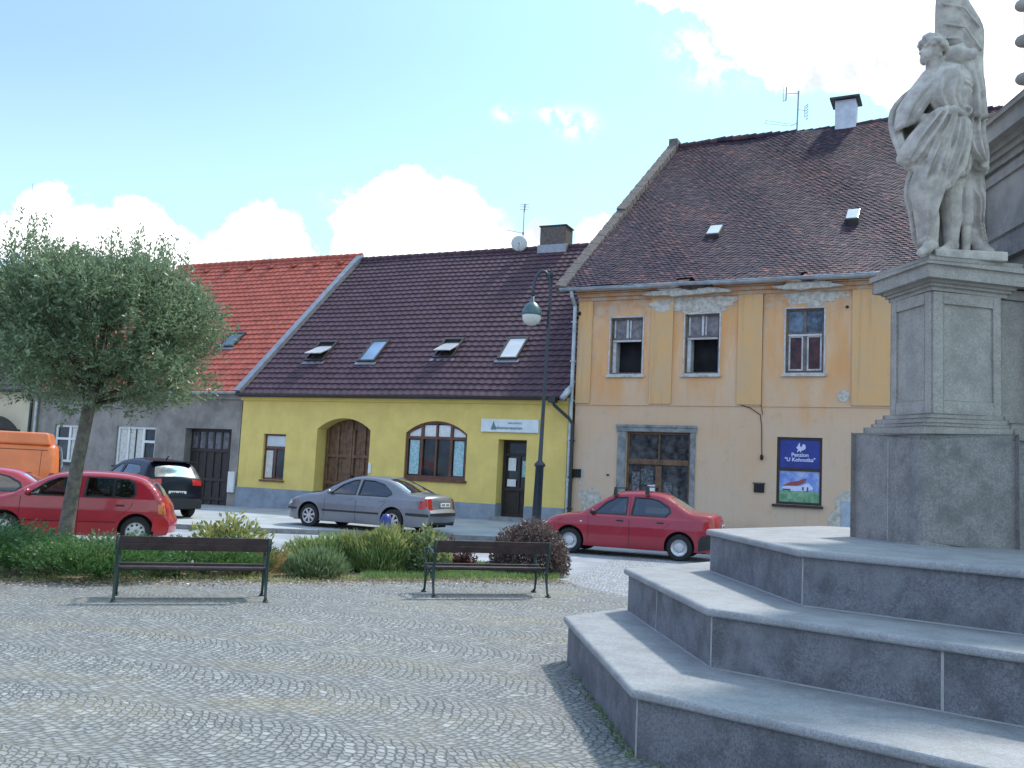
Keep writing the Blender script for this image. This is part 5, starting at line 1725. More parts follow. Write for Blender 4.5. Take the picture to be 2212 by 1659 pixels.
class Car:
    def __init__(s, L, Wd, prof, belt, fr=.22, rr=.12, tumble=.30, paint='p_red', wheels=(.8, 3.4, .30), ztuck=.35):
        s.L, s.W, s.belt, s.fr, s.rr, s.tumble, s.paint, s.wheels = L, Wd / 2, belt, fr, rr, tumble, paint, wheels
        s.prof = smooth_line(prof)
        s.top = sorted([(p.x, p.y) for p in s.prof], key=lambda q: q[0])
    def ztop(s, x):
        best = 0
        P = s.prof
        for i in range(len(P) - 1):
            a, b_ = P[i], P[i + 1]
            if (a.x - x) * (b_.x - x) <= 0 and abs(b_.x - a.x) > 1e-6:
                z = a.y + (b_.y - a.y) * (x - a.x) / (b_.x - a.x)
                best = max(best, z)
        return best if best else 99
    def w(s, x, z):
        w = s.W
        if z > s.belt:
            d = z - s.belt
            w -= d * s.tumble + d * d * .12
        elif z < .55:
            w -= (.55 - z) ** 2 * .25
        else:
            w -= 0.0
        w -= .018 * max(0, (z - (s.belt - .22)) / .22) if z > s.belt - .22 else 0
        f = .75
        if x < f:
            w -= s.fr * ((f - x) / f) ** 2.6
        if x > s.L - .6:
            w -= s.rr * ((x - s.L + .6) / .6) ** 2.6
        d = s.ztop(x) - z
        if d < .07:
            w -= .045 * (1 - max(0, d) / .07) ** 2
        return w

    def side_patch(s, poly, off, name, m, parent, cut=.07, sides=(-1, 1), thick=0.0, smooth=True, holes=()):
        bm = bmesh.new()
        loops = [poly] + list(holes)
        tri = tessellate_polygon([[Vector((p[0], p[1], 0)) for p in lp] for lp in loops])
        vv = [bm.verts.new((p[0], 0, p[1])) for lp in loops for p in lp]
        for t_ in tri:
            try:
                bm.faces.new([vv[i] for i in t_])
            except ValueError:
                pass
        x0, x1 = min(p[0] for p in poly), max(p[0] for p in poly)
        z0, z1 = min(p[1] for p in poly), max(p[1] for p in poly)
        for lo, hi, ax in ((x0, x1, 0), (z0, z1, 2)):
            k = int((hi - lo) / cut)
            for i in range(1, k + 1):
                c = lo + (hi - lo) * i / (k + 1)
                co, no = [0, 0, 0], [0, 0, 0]
                co[ax], no[ax] = c, 1
                bmesh.ops.bisect_plane(bm, geom=bm.verts[:] + bm.edges[:] + bm.faces[:], plane_co=co, plane_no=no, dist=1e-5)
        bm.verts.ensure_lookup_table()
        V = [tuple(v.co) for v in bm.verts]
        idx = {v: i for i, v in enumerate(bm.verts)}
        Fc = [[idx[v] for v in f.verts] for f in bm.faces]
        bm.free()
        mb = MB()
        for sd_ in sides:
            vs = [(x, sd_ * (s.w(x, z) + off), z) for x, _, z in V]
            mb.add(vs, [tuple(f) if sd_ < 0 else tuple(reversed(f)) for f in Fc])
            if thick:
                n = len(poly)
                mb.add([(p[0], sd_ * (s.w(*p) + off), p[1]) for p in poly] + [(p[0], sd_ * (s.w(*p) + off - thick), p[1]) for p in poly],
                       [(i, (i + 1) % n, n + (i + 1) % n, n + i) for i in range(n)])
        o = mb.build(name, m, parent, smooth=smooth)
        return o

    def P(s, i, f, off=0.0):
        """point of the top strip: profile sample i, f in -1..1 across"""
        p = s.prof[i]
        a, b_ = s.prof[max(0, i - 1)], s.prof[min(len(s.prof) - 1, i + 1)]
        t_ = (b_ - a).normalized()
        n = Vector((-t_.y, t_.x))
        cr = .045 + .07 * abs(n.x) ** 2
        w = s.w(p.x, p.y)
        q = p + n * (cr * (1 - abs(f) ** 2.2) + off)
        return (q.x, w * f, q.y)

    def strip(s, cond, off, name, m, parent, nj=22, f0=-1.0, f1=1.0, smooth=True):
        mb = MB()
        n = len(s.prof)
        vs = [s.P(i, f0 + (f1 - f0) * j / nj, off) for i in range(n) for j in range(nj + 1)]
        fs = []
        for i in range(n - 1):
            for j in range(nj):
                f = f0 + (f1 - f0) * (j + .5) / nj
                mid = (s.prof[i] + s.prof[i + 1]) / 2
                if cond(mid.x, mid.y, f):
                    fs.append((i * (nj + 1) + j, i * (nj + 1) + j + 1, (i + 1) * (nj + 1) + j + 1, (i + 1) * (nj + 1) + j))
        used = sorted({k for q in fs for k in q})
        re = {k: i for i, k in enumerate(used)}
        mb.add([vs[k] for k in used], [tuple(re[k] for k in q) for q in fs])
        return mb.build(name, m, parent, smooth=smooth)

def make_wheel(root, x, y, R, side, style, wd=.19):
    """tyre with rim as sub-part; side -1 = faces -y"""
    mb = MB()
    w = wd / 2
    mb.lathe([(R * .62, -w), (R * .93, -w), (R, -w * .7), (R, w * .7), (R * .93, w), (R * .62, w)], (x, y, R), 28, 'y')
    ty = mb.build('wheel', 'tyre', root, smooth=False)
    yo = y + side * w
    mb = MB()
    mb.lathe([(0.0, yo - side * .05), (R * .60, yo - side * .05)], (x, 0, R), 24, 'y')
    mb.build('rim_backing', 'dark', ty)  # dark backing disc, the shade of the rim gaps put into its colour
    mb = MB()
    if style == 'alloy':
        mb.lathe([(R * .66, yo - side * .02), (R * .66, yo + side * .002), (R * .58, yo - side * .004), (R * .56, yo - side * .03)], (x, 0, R), 28, 'y')
        mb.lathe([(0, yo - side * .008), (R * .17, yo - side * .008), (R * .2, yo - side * .03)], (x, 0, R), 16, 'y')
        for k in range(7):
            a = 2 * pi * k / 7 + .3
            ca, sa = cos(a), sin(a)
            pts = []
            for (rr_, hw) in ((R * .14, .024), (R * .60, .034)):
                for sg_ in (-1, 1):
                    pts.append((x + rr_ * ca - sg_ * hw * sa, R + rr_ * sa + sg_ * hw * ca))
            q = [pts[0], pts[1], pts[3], pts[2]]
            mb.prism(q, lambda p, n: (p[0], n, p[1]), yo - side * .012, yo - side * .035)
        mb.build('rim', 'rim', ty)
    elif style == 'cap':
        mb.lathe([(R * .64, yo + side * .002), (R * .60, yo - side * .006), (R * .56, yo - side * .022), (R * .36, yo - side * .028)], (x, 0, R), 28, 'y')
        mb.build('rim', 'rim', ty, smooth=True)
        mb = MB()
        mb.lathe([(R * .36, yo - side * .02), (R * .34, yo + side * .004), (R * .24, yo + side * .012), (0, yo + side * .014)], (x, 0, R), 20, 'y')
        for k in range(8):
            a = 2 * pi * k / 8
            mb.ell((x + R * .27 * cos(a), yo + side * .012, R + R * .27 * sin(a)), (.014, .006, .014), 6, 4)
        mb.build('hubcap', 'hubcap', ty, smooth=True)
    else:
        mb.lathe([(R * .66, yo + side * .002), (R * .60, yo - side * .01), (R * .40, yo - side * .002), (R * .2, yo + side * .008), (0, yo + side * .008)], (x, 0, R), 24, 'y')
        mb.build('rim', 'plastic' if style == 'dark' else 'hubcap', ty, smooth=True)
        if style == 'holes':
            mb = MB()
            for k in range(9):
                a = 2 * pi * k / 9
                mb.ell((x + R * .47 * cos(a), yo + side * .004, R + R * .47 * sin(a)), (.022, .012, .022), 8, 5)
            mb.build('rim_slot', 'dark', ty)
    return ty

def arch(xc, zc, R, z0, n=16):
    """points of a wheel arch from the rear foot over the top to the front foot"""
    a = math.asin((z0 - zc) / R) if abs(z0 - zc) < R else 0
    return [(xc + R * cos(a + (pi - 2 * a) * i / n), zc + R * sin(a + (pi - 2 * a) * i / n)) for i in range(n + 1)]

def car(name, label, group, spec, pos, heading, z=0.0):
    """heading: direction of the nose; local x runs nose (0) to tail (L); local origin between the wheels on the ground"""
    S = spec
    c = Car(S['L'], S['W'], S['prof'], S['belt'], S.get('fr', .22), S.get('rr', .12), S.get('tumble', .30), S['paint'])
    root = empty(name, (pos[0], pos[1], z), atan2(-heading[1], -heading[0]), label, S.get('cat', 'car'), group)
    xf, xr, R = S['wheels']
    sill = S.get('sill', .20)
    Ra = R + .055
    # side shell
    outline = [(p.x, p.y) for p in c.prof]
    outline += [(c.prof[-1].x - .03, sill + .03)]
    outline += arch(xr, R + .02, Ra, sill)
    outline += arch(xf, R + .02, Ra, sill)
    outline += [(c.prof[0].x + .03, sill + .03)]
    c.side_patch(outline, 0, 'body', S['paint'], root, holes=S['windows'], thick=.03)
    gl0, gl1 = S['wind'], S['rear']
    def is_glass(x, z, f):
        for (a, b_, zmin, fw) in (gl0 + (S.get('fw0', .86),), gl1 + (S.get('fw1', .84),)):
            if a < x < b_ and z > zmin and abs(f) < fw:
                return True
        return False
    c.strip(lambda x, z, f: not is_glass(x, z, f), 0, 'bonnet_and_roof', S['paint'], root, 44)
    c.strip(lambda x, z, f: gl0[0] - .02 < x < gl0[1] + .02 and z > gl0[2] - .02 and abs(f) < .88, -.006, 'windscreen', 'car_glass', root, 44)
    c.strip(lambda x, z, f: gl1[0] - .02 < x < gl1[1] + .02 and z > gl1[2] - .02 and abs(f) < .88, -.006, 'rear_window', 'car_glass', root, 44)
    for wdw in S['windows']:
        c.side_patch(wdw, -.014, 'side_window', 'car_glass', root, cut=.3)
        # rubber seal
        cx, cz = sum(p[0] for p in wdw) / len(wdw), sum(p[1] for p in wdw) / len(wdw)
        ins = [(p[0] + (cx - p[0]) * .035 + (.012 if p[0] < cx else -.012), p[1] + (.014 if p[1] < cz else -.014)) for p in wdw]
        outp = [(p[0] + (-.012 if p[0] < cx else .012), p[1] + (-.012 if p[1] < cz else .012)) for p in wdw]
        c.side_patch(outp, .003, 'window_seal', S.get('seal', 'plastic'), root, cut=.2, holes=[ins])
    # undertray, wheel housings, seats
    mb = MB()
    W2 = c.W
    mb.box(.25, c.L - .25, -W2 + .24, W2 - .24, sill - .02, .62)
    mb.box(xf + Ra + .02, xr - Ra - .02, -W2 + .06, W2 - .06, sill - .01, .50)
    for xx in (xf, xr):
        mb.box(xx - Ra - .03, xx + Ra + .03, -W2 + .245, W2 - .245, sill, R + Ra + .05)
    mb.build('underbody', 'dark', root)
    mb = MB()
    bz = c.belt
    for (sx, ys) in ((S['seats'][0], (-.36, .36)), (S['seats'][1], (-.36, .36))):
        for yy in ys:
            mb.box(sx, sx + .5, yy - .24, yy + .24, .5, .72)
            mb.add([(sx + .45, yy - .24, .65), (sx + .6, yy - .24, .65), (sx + .74, yy - .2, bz + .16), (sx + .64, yy - .2, bz + .16),
                    (sx + .45, yy + .24, .65), (sx + .6, yy + .24, .65), (sx + .74, yy + .2, bz + .16), (sx + .64, yy + .2, bz + .16)],
                   [(0, 1, 2, 3), (7, 6, 5, 4), (0, 4, 5, 1), (1, 5, 6, 2), (2, 6, 7, 3), (3, 7, 4, 0)])
            mb.box(sx + .64, sx + .73, yy - .12, yy + .12, bz + .18, bz + .33)
    mb.box(S['seats'][0] - .75, S['seats'][0] - .4, -W2 + .15, W2 - .15, .6, bz - .04)
    mb.build('seats', 'interior', root, bevel=.03)
    for xx in (xf, xr):
        for sd_ in (-1, 1):
            make_wheel(root, xx, sd_ * (W2 - .115), R, sd_, S['style'])
    # door gaps
    for g_ in S.get('gaps', ()):
        h = .005
        poly = []
        for (x, zz) in g_:
            poly.append((x - h, zz))
        for (x, zz) in reversed(g_):
            poly.append((x + h, zz))
        c.side_patch(poly, .0022, 'door_gap', 'dark', root, cut=.15)
    for (x, zz) in S.get('handles', ()):
        mb = MB()
        for sd_ in (-1, 1):
            y = sd_ * (c.w(x, zz) + .014)
            mb.box(x - .085, x + .085, min(y, y - sd_ * .02), max(y, y - sd_ * .02), zz - .016, zz + .018)
        mb.build('door_handle', S.get('handle_m', 'plastic'), root, bevel=.008)
    for (poly, m_, nm) in S.get('patches', ()):
        c.side_patch(poly, .004, nm, m_, root, cut=.1)
    for (x0, x1, z0, z1, f0, f1, m_, nm) in S.get('strips', ()):
        c.strip(lambda x, z_, f: x0 < x < x1 and z0 < z_ < z1 and (f0 < f < f1 if f0 >= 0 and f0 != 0 else abs(f) < f1), .006, nm, m_, root, 60) if not (f0 > 0) else None
        if f0 > 0:
            c.strip(lambda x, z_, f: x0 < x < x1 and z0 < z_ < z1 and f0 < abs(f) <= f1, .006, nm, m_, root, 60)
    # mirrors
    mx, mz = S['mirror']
    for sd_ in (-1, 1):
        mb = MB()
        y = sd_ * (c.w(mx, mz) + .10)
        mb.ell((mx, y, mz + .02), (.055, .095, .065), 12, 8)
        mb.tube([(mx, sd_ * (c.w(mx, mz) - .01), mz - .03), (mx, y, mz)], .022, 6)
        mb.build('mirror', S.get('mirror_m', 'plastic'), root, smooth=True)
    # number plate on the tail
    px, pz, pw2 = S['plate']
    mb = MB()
    mb.box(px, px + .012, -pw2, pw2, pz - .055, pz + .055)
    pl = mb.build('number_plate', 'white', root, bevel=.004)
    mb = MB()
    for k in range(7):
        y = -pw2 + .07 + k * (2 * pw2 - .12) / 7
        if k != 3:
            mb.box(px + .0122, px + .014, y, y + .035, pz - .028, pz + .028)
    mb.build('plate_characters', 'dark', pl)
    return root, c

def bump_line(z0, z1, x0, x1):
    return [(x0, z0), (x1, z0), (x1, z1), (x0, z1)]

# --- red saloon, nose to the left
LOG = dict(L=4.25, W=1.74, belt=.93, paint='p_red', wheels=(.80, 3.43, .30), style='cap', sill=.21, tumble=.33, fr=.26,
           prof=[(.06, .26), (.0, .45), (.02, .62), (.10, .72), (.45, .86), (.95, .955), (1.08, .985), (1.35, 1.16), (1.72, 1.40), (1.95, 1.485), (2.4, 1.525), (2.85, 1.50), (3.10, 1.43), (3.45, 1.22), (3.66, 1.10), (3.85, 1.075), (4.12, 1.06), (4.20, 1.0), (4.22, .72), (4.25, .60), (4.22, .30)],
           windows=[[(1.36, .985), (2.17, .985), (2.17, 1.40), (1.90, 1.385), (1.66, 1.26)], [(2.27, .985), (3.10, .985), (3.21, 1.10), (3.16, 1.21), (2.92, 1.35), (2.72, 1.40), (2.33, 1.41)]],
           wind=(1.10, 1.88, 1.0), rear=(3.14, 3.68, 1.12), seats=(1.55, 2.45),
           gaps=[[(1.24, .30), (1.26, .62), (1.24, .93), (1.34, .97)], [(2.24, .24), (2.25, .6), (2.235, .95)], [(3.0, .68), (3.16, .80), (3.22, .98)], [(1.24, .27), (2.9, .27)][:0] or [(2.235, .95), (2.235, 1.4)]],
           handles=[(2.02, .84), (2.98, .84)],
           patches=[([(3.86, .24), (4.23, .32), (4.25, .60), (4.10, .62), (3.93, .60), (3.87, .50)], 'plastic', 'rear_bumper'),
                    ([(4.04, .70), (4.22, .70), (4.21, .99), (4.05, 1.03), (4.02, .9)], 'lamp_red', 'tail_light'),
                    ([(.02, .58), (.20, .64), (.22, .73), (.08, .68)], 'lamp_clear', 'headlight'),
                    ([(1.05, .765), (1.10, .765), (1.10, .79), (1.05, .79)], 'lamp_clear', 'indicator')],
           strips=[(4.1, 4.3, .25, .62, 0, 1.01, 'plastic', 'rear_bumper'), (4.1, 4.3, .70, 1.0, .72, 1.01, 'lamp_red', 'tail_light'), (-.1, .12, .28, .46, 0, .9, 'plastic', 'grille')],
           mirror=(1.36, 1.0), plate=(4.325, .80, .26), mirror_m='plastic')
hd = (-.944, .33)
root, c = car('parked_car', 'red four door saloon with black rear bumper and roof bars, parked before the ochre house', 'cars parked on the square', LOG, (0, 0), hd)
# place so that the near wheels stand where they do on the road
def place(root, hd, xw, near, W_):
    """near wheel centre contact (world) for wheel at local x=xw on the near side"""
    h = Vector((hd[0], hd[1])).normalized()
    tail = -h
    side = Vector((-tail.y, tail.x))   # local +y
    p = Vector(near) - tail * xw + side * (W_ / 2 - .115)
    root.location = (p.x, p.y, root.location.z)
place(root, hd, 3.43, (4.07, 21.50), 1.74)
mb = MB()
for x in (1.85, 2.62):
    zt = c.ztop(x) + .13
    mb.box(x - .022, x + .022, -.64, .64, zt, zt + .035)
    for sd_ in (-1, 1):
        mb.add([(x - .05, sd_ * .60, zt - .14), (x + .05, sd_ * .60, zt - .14), (x + .05, sd_ * .68, zt - .17), (x - .05, sd_ * .68, zt - .17), (x - .03, sd_ * .60, zt + .04), (x + .03, sd_ * .60, zt + .04), (x + .03, sd_ * .65, zt + .04), (x - .03, sd_ * .65, zt + .04)],
               [(3, 2, 1, 0), (4, 5, 6, 7), (0, 1, 5, 4), (1, 2, 6, 5), (2, 3, 7, 6), (3, 0, 4, 7)])
mb.build('roof_bars', 'plastic', root)

# --- grey saloon seen from behind at a slant
PAS = dict(L=4.68, W=1.75, belt=.90, paint='p_grey', wheels=(.92, 3.62, .315), style='alloy', sill=.20, tumble=.36, fr=.28, rr=.16,
           prof=[(.06, .25), (.0, .42), (.02, .60), (.12, .70), (.5, .84), (1.0, .93), (1.25, .97), (1.55, 1.13), (1.95, 1.33), (2.25, 1.43), (2.65, 1.46), (3.05, 1.44), (3.40, 1.35), (3.80, 1.17), (4.05, 1.06), (4.25, 1.035), (4.52, 1.0), (4.58, .94), (4.62, .72), (4.68, .58), (4.64, .30)],
           windows=[[(1.58, .955), (2.42, .955), (2.42, 1.36), (2.22, 1.34), (1.92, 1.21)], [(2.50, .955), (3.42, .955), (3.56, 1.03), (3.50, 1.11), (3.22, 1.27), (2.90, 1.35), (2.52, 1.365)]],
           wind=(1.30, 2.15, .99), rear=(3.30, 4.06, 1.07), seats=(1.85, 2.75), seal='plastic',
           gaps=[[(1.42, .28), (1.44, .62), (1.44, .92)], [(2.46, .22), (2.46, .6), (2.46, .94)], [(3.20, .62), (3.34, .74), (3.46, .94)], [(.55, .60), (.56, .83)]],
           handles=[(2.28, .83), (3.26, .83)], handle_m='p_grey',
           patches=[([(.02, .46), (.50, .47), (.50, .52), (.02, .53)], 'plastic', 'trim_strip'), ([(1.36, .47), (3.2, .47), (3.2, .52), (1.36, .52)], 'plastic', 'trim_strip'),
                    ([(4.04, .50), (4.66, .48), (4.66, .56), (4.04, .57)], 'plastic', 'trim_strip'),
                    ([(4.40, .68), (4.62, .68), (4.58, .95), (4.46, .97), (4.42, .84)], 'lamp_red', 'tail_light'),
                    ([(.03, .56), (.30, .63), (.30, .74), (.12, .68)], 'lamp_clear', 'headlight')],
           strips=[(4.5, 4.8, .49, .57, 0, 1.01, 'plastic', 'trim_strip'), (4.5, 4.8, .68, .95, .80, 1.01, 'lamp_red', 'tail_light'), (4.5, 4.8, .60, .655, 0, 1.0, 'chrome', 'bumper_edge'), (4.4, 4.8, .20, .34, 0, .9, 'plastic', 'rear_valance')],
           mirror=(1.62, .98), plate=(4.735, .80, .26), mirror_m='p_grey')
hd = (-.905, .425)
root, c = car('parked_car', 'grey four door saloon with silver alloy wheels, parked at an angle before the yellow house', 'cars parked on the square', PAS, (0, 0), hd, .105)
place(root, hd, 3.62, (-2.96, 24.50), 1.75)

# --- black crossover by the garage
SUV = dict(L=4.44, W=1.84, belt=1.03, paint='p_black', wheels=(.85, 3.50, .35), style='dark', sill=.27, tumble=.34, fr=.24, rr=.16,
           prof=[(.06, .32), (.0, .55), (.03, .75), (.15, .88), (.6, .99), (1.05, 1.07), (1.4, 1.27), (1.8, 1.52), (2.1, 1.60), (2.6, 1.66), (3.1, 1.66), (3.6, 1.62), (3.92, 1.56), (4.02, 1.48), (4.18, 1.26), (4.30, 1.10), (4.34, .95), (4.38, .72), (4.44, .58), (4.38, .33)],
           windows=[[(1.45, 1.10), (2.35, 1.10), (2.35, 1.50), (2.08, 1.49), (1.80, 1.38)], [(2.43, 1.10), (3.45, 1.14), (3.72, 1.28), (3.60, 1.42), (3.3, 1.50), (2.46, 1.52)]],
           wind=(1.12, 1.98, 1.10), rear=(4.0, 4.30, 1.14), seats=(1.7, 2.65), fw1=.80,
           gaps=[[(1.36, .35), (1.37, 1.05)], [(2.39, .3), (2.39, 1.08)]], handles=[(2.2, .92), (3.2, .94)],
           patches=[([(.9, .27), (3.1, .27), (3.1, .36), (1.2, .36)], 'plastic', 'sill_trim'), ([(4.0, .92), (4.33, .94), (4.28, 1.08), (4.08, 1.06)], 'lamp_red', 'tail_light')],
           strips=[(4.2, 4.6, .93, 1.09, .60, 1.01, 'lamp_red', 'tail_light'), (4.2, 4.6, .33, .55, 0, 1.01, 'plastic', 'rear_bumper'), (4.2, 4.6, .565, .60, 0, .62, 'chrome', 'bumper_strip')],
           mirror=(1.5, 1.12), plate=(4.475, .74, .26))
hd = (-.70, .714)
root, c = car('parked_car', 'black crossover with bright rear window, parked by the dark garage door', 'cars parked on the square', SUV, (0, 0), hd, .09)
h_ = Vector(hd).normalized()
tailc = Vector((-9.35, 26.2))
p = tailc + h_ * 4.44
root.location = (p.x, p.y, .09)
mb = MB()
mb.box(3.82, 4.12, -.62, .62, 1.60, 1.635)
mb.build('roof_spoiler', 'p_black', root, bevel=.012)
mb = MB()
mb.tube([(3.55, 0, 1.66), (3.72, 0, 1.78)], .02, 6)
mb.build('roof_aerial', 'plastic', root)
mb = MB()
mb.lathe([(0, 4.40), (.045, 4.40)], (0, 0, 1.02), 12, 'x')
mb.build('badge', 'chrome', root)

# --- red hatchback behind the tree
POL = dict(L=3.74, W=1.64, belt=.93, paint='p_red2', wheels=(.70, 3.10, .29), style='holes', sill=.20, tumble=.30, fr=.26, rr=.07,
           prof=[(.06, .25), (.0, .42), (.02, .58), (.12, .70), (.5, .86), (.78, .94), (1.1, 1.12), (1.42, 1.30), (1.68, 1.385), (2.2, 1.42), (2.8, 1.40), (3.15, 1.33), (3.37, 1.18), (3.55, .93), (3.63, .80), (3.67, .62), (3.73, .50), (3.71, .28)],
           windows=[[(1.06, .955), (1.94, .955), (1.94, 1.33), (1.62, 1.31), (1.42, 1.22)], [(2.10, .955), (2.98, .955), (3.06, 1.02), (3.02, 1.24), (2.90, 1.32), (2.12, 1.34)]],
           wind=(.82, 1.58, .97), rear=(3.24, 3.52, .98), seats=(1.35, 2.1),
           gaps=[[(.96, .30), (.97, .62), (.98, .93)], [(2.02, .22), (2.02, .6), (2.02, .95), (2.03, 1.36)], [(2.72, .56), (2.86, .66), (2.98, .78), (3.04, .95)]],
           handles=[(1.86, .80), (2.78, .80)],
           patches=[([(1.08, .475), (2.66, .475), (2.66, .49), (1.08, .49)], 'p_red2', 'side_moulding'), ([(.96, .46), (2.72, .46), (2.72, .473), (.96, .473)], 'dark', 'moulding_shadow'),
                    ([(3.50, .66), (3.665, .64), (3.60, .87), (3.55, .92), (3.49, .84)], 'lamp_orange', 'tail_light'),
                    ([(3.40, .30), (3.70, .30), (3.71, .50), (3.60, .60), (3.42, .60)], 'p_bumper', 'rear_bumper'),
                    ([(2.62, .955), (2.66, .955), (2.66, 1.33), (2.62, 1.33)], 'dark', 'window_bar')],
           strips=[(3.4, 3.9, .64, .90, .86, 1.01, 'lamp_red', 'tail_light')],
           mirror=(1.10, 1.0), plate=(3.66, .70, .26), mirror_m='p_red2')
M['p_bumper'] = paint('p_bumper', (.52, .015, .025))
hd = (-.955, -.295)
root, c = car('parked_car', 'red hatchback with an orange rear light, parked behind the small tree', 'cars parked on the square', POL, (0, 0), hd)
place(root, hd, 3.10, (-7.42, 18.65), 1.64)
mb = MB()
mb.ell((2.30, -.42, 1.02), (.10, .08, .07), 10, 7)
mb.build('red_cushion', 'lamp_red', root, smooth=True)
mb = MB()
mb.box(2.16, 2.42, -.55, -.35, .955, .99)
mb.build('paper_tray', 'paper', root)

# --- second red car, mostly hidden
POL2 = dict(POL)
hd = (.93, .36)
LOG2 = dict(LOG)
LOG2['paint'] = 'p_red2'
LOG2['strips'] = LOG['strips'][:1]
hd = (-.96, -.28)
root, c = car('parked_car', 'red car half hidden behind the red hatchback at the left edge of the photo', 'cars parked on the square', LOG2, (0, 0), hd)
root.location = (-14.2, 20.6, 0)
root.scale = (1, 1, .90)

# --- orange van
VAN = dict(L=5.0, W=1.95, belt=1.25, paint='p_orange', wheels=(.9, 3.9, .33), style='dark', sill=.25, tumble=.10, fr=.26, rr=.08, cat='van',
           prof=[(.06, .30), (.0, .5), (.05, .8), (.35, 1.02), (.75, 1.15), (1.0, 1.45), (1.35, 1.85), (1.6, 1.96), (2.4, 1.99), (4.0, 1.99), (4.78, 1.98), (4.90, 1.93), (4.95, 1.6), (4.99, 1.0), (5.0, .55), (4.97, .32)],
           windows=[[(1.05, 1.22), (1.75, 1.22), (1.75, 1.75), (1.42, 1.75), (1.25, 1.55)]],
           wind=(.78, 1.36, 1.2), rear=(4.85, 5.1, 1.25), seats=(1.5, 1.6), fw1=.7,
           gaps=[[(.98, .4), (1.0, 1.2)], [(1.85, .3), (1.85, 1.85)], [(3.25, .3), (3.25, 1.85)]], handles=[(1.72, 1.05)],
           patches=[([(4.80, .75), (4.97, .75), (4.95, 1.25), (4.84, 1.25)], 'lamp_red', 'tail_light'), ([(3.45, 1.15), (4.45, 1.15), (4.45, 1.17), (3.45, 1.17)], 'dark', 'panel_groove'),
                    ([(4.60, .35), (4.61, .35), (4.61, 1.85), (4.60, 1.85)], 'dark', 'panel_groove'), ([(1.9, 1.84), (4.75, 1.84), (4.75, 1.855), (1.9, 1.855)], 'dark', 'panel_groove')],
           strips=[], mirror=(1.1, 1.3), plate=(5.08, .70, .26))
hd = (-.93, -.36)
root, c = car('delivery_van', 'orange delivery van with a raised roof, behind the red cars', 'vans', VAN, (0, 0), hd, .05)
del root['group']
p = Vector((-12.45, 25.6)) + Vector(hd).normalized() * 5.0
root.location = (p.x, p.y, .0)
mb = MB()
mb.add([(1.5, -.80, 1.98), (4.82, -.80, 1.98), (4.82, .80, 1.98), (1.5, .80, 1.98), (1.9, -.74, 2.30), (4.72, -.74, 2.32), (4.72, .74, 2.32), (1.9, .74, 2.30)],
       [(3, 2, 1, 0), (4, 5, 6, 7), (0, 1, 5, 4), (1, 2, 6, 5), (2, 3, 7, 6), (3, 0, 4, 7)])
mb.build('high_roof', 'p_orange', root, bevel=.06, seg=4)

# unidentified dark blue thing before the grey car, built as a rounded post
bl = empty('blue_object', (-2.66, 20.6, 0), 0, 'small dark blue rounded post top before the rear wheel of the grey saloon', 'kerb marker')
mb = MB()
mb.lathe([(.05, .0), (.05, .38), (.09, .42), (.13, .55), (.12, .68), (.07, .78), (0, .80)], (0, 0, 0), 16)
mb.build('body', 'blue_plastic', bl, smooth=True)
# ------------------------------------------------------------------ foliage made of leaf blades
def blades(name, m, parent, P, D, ln, wd, bend=.0, label=None, cat=None, loc=None, kind=None, group=None):
    """P, D: (N,3) roots and directions; one folded diamond per leaf"""
    P, D = np.asarray(P, float), np.asarray(D, float)
    N = len(P)
    D /= np.linalg.norm(D, axis=1)[:, None] + 1e-9
    R = RNG.normal(size=(N, 3))
    S = np.cross(D, R)
    S /= np.linalg.norm(S, axis=1)[:, None] + 1e-9
    L = (ln * RNG.uniform(.65, 1.3, N))[:, None]
    Wd = (wd * RNG.uniform(.7, 1.3, N))[:, None]
    mid = P + D * L * .5 + np.array([0, 0, 1]) * L * bend * .5
    tip = P + D * L + np.array([0, 0, 1]) * L * bend * -.3
    V = np.stack([P, mid - S * Wd / 2, tip, mid + S * Wd / 2], 1).reshape(-1, 3)
    if loc is not None:
        V = V - np.array(loc)
    me = bpy.data.meshes.new(name)
    me.vertices.add(N * 4)
    me.vertices.foreach_set('co', V.ravel())
    me.loops.add(N * 4)
    me.loops.foreach_set('vertex_index', np.arange(N * 4))
    me.polygons.add(N)
    me.polygons.foreach_set('loop_start', np.arange(N) * 4)
    me.polygons.foreach_set('loop_total', np.full(N, 4))
    me.update(calc_edges=True)
    me.materials.append(M[m])
    o = bpy.data.objects.new(name, me)
    COL.objects.link(o)
    if parent:
        o.parent = parent
    elif loc is not None:
        o.location = loc
    return tag(o, label, cat, group, kind)

def unit(n):
    v = RNG.normal(size=(n, 3))
    return v / np.linalg.norm(v, axis=1)[:, None]

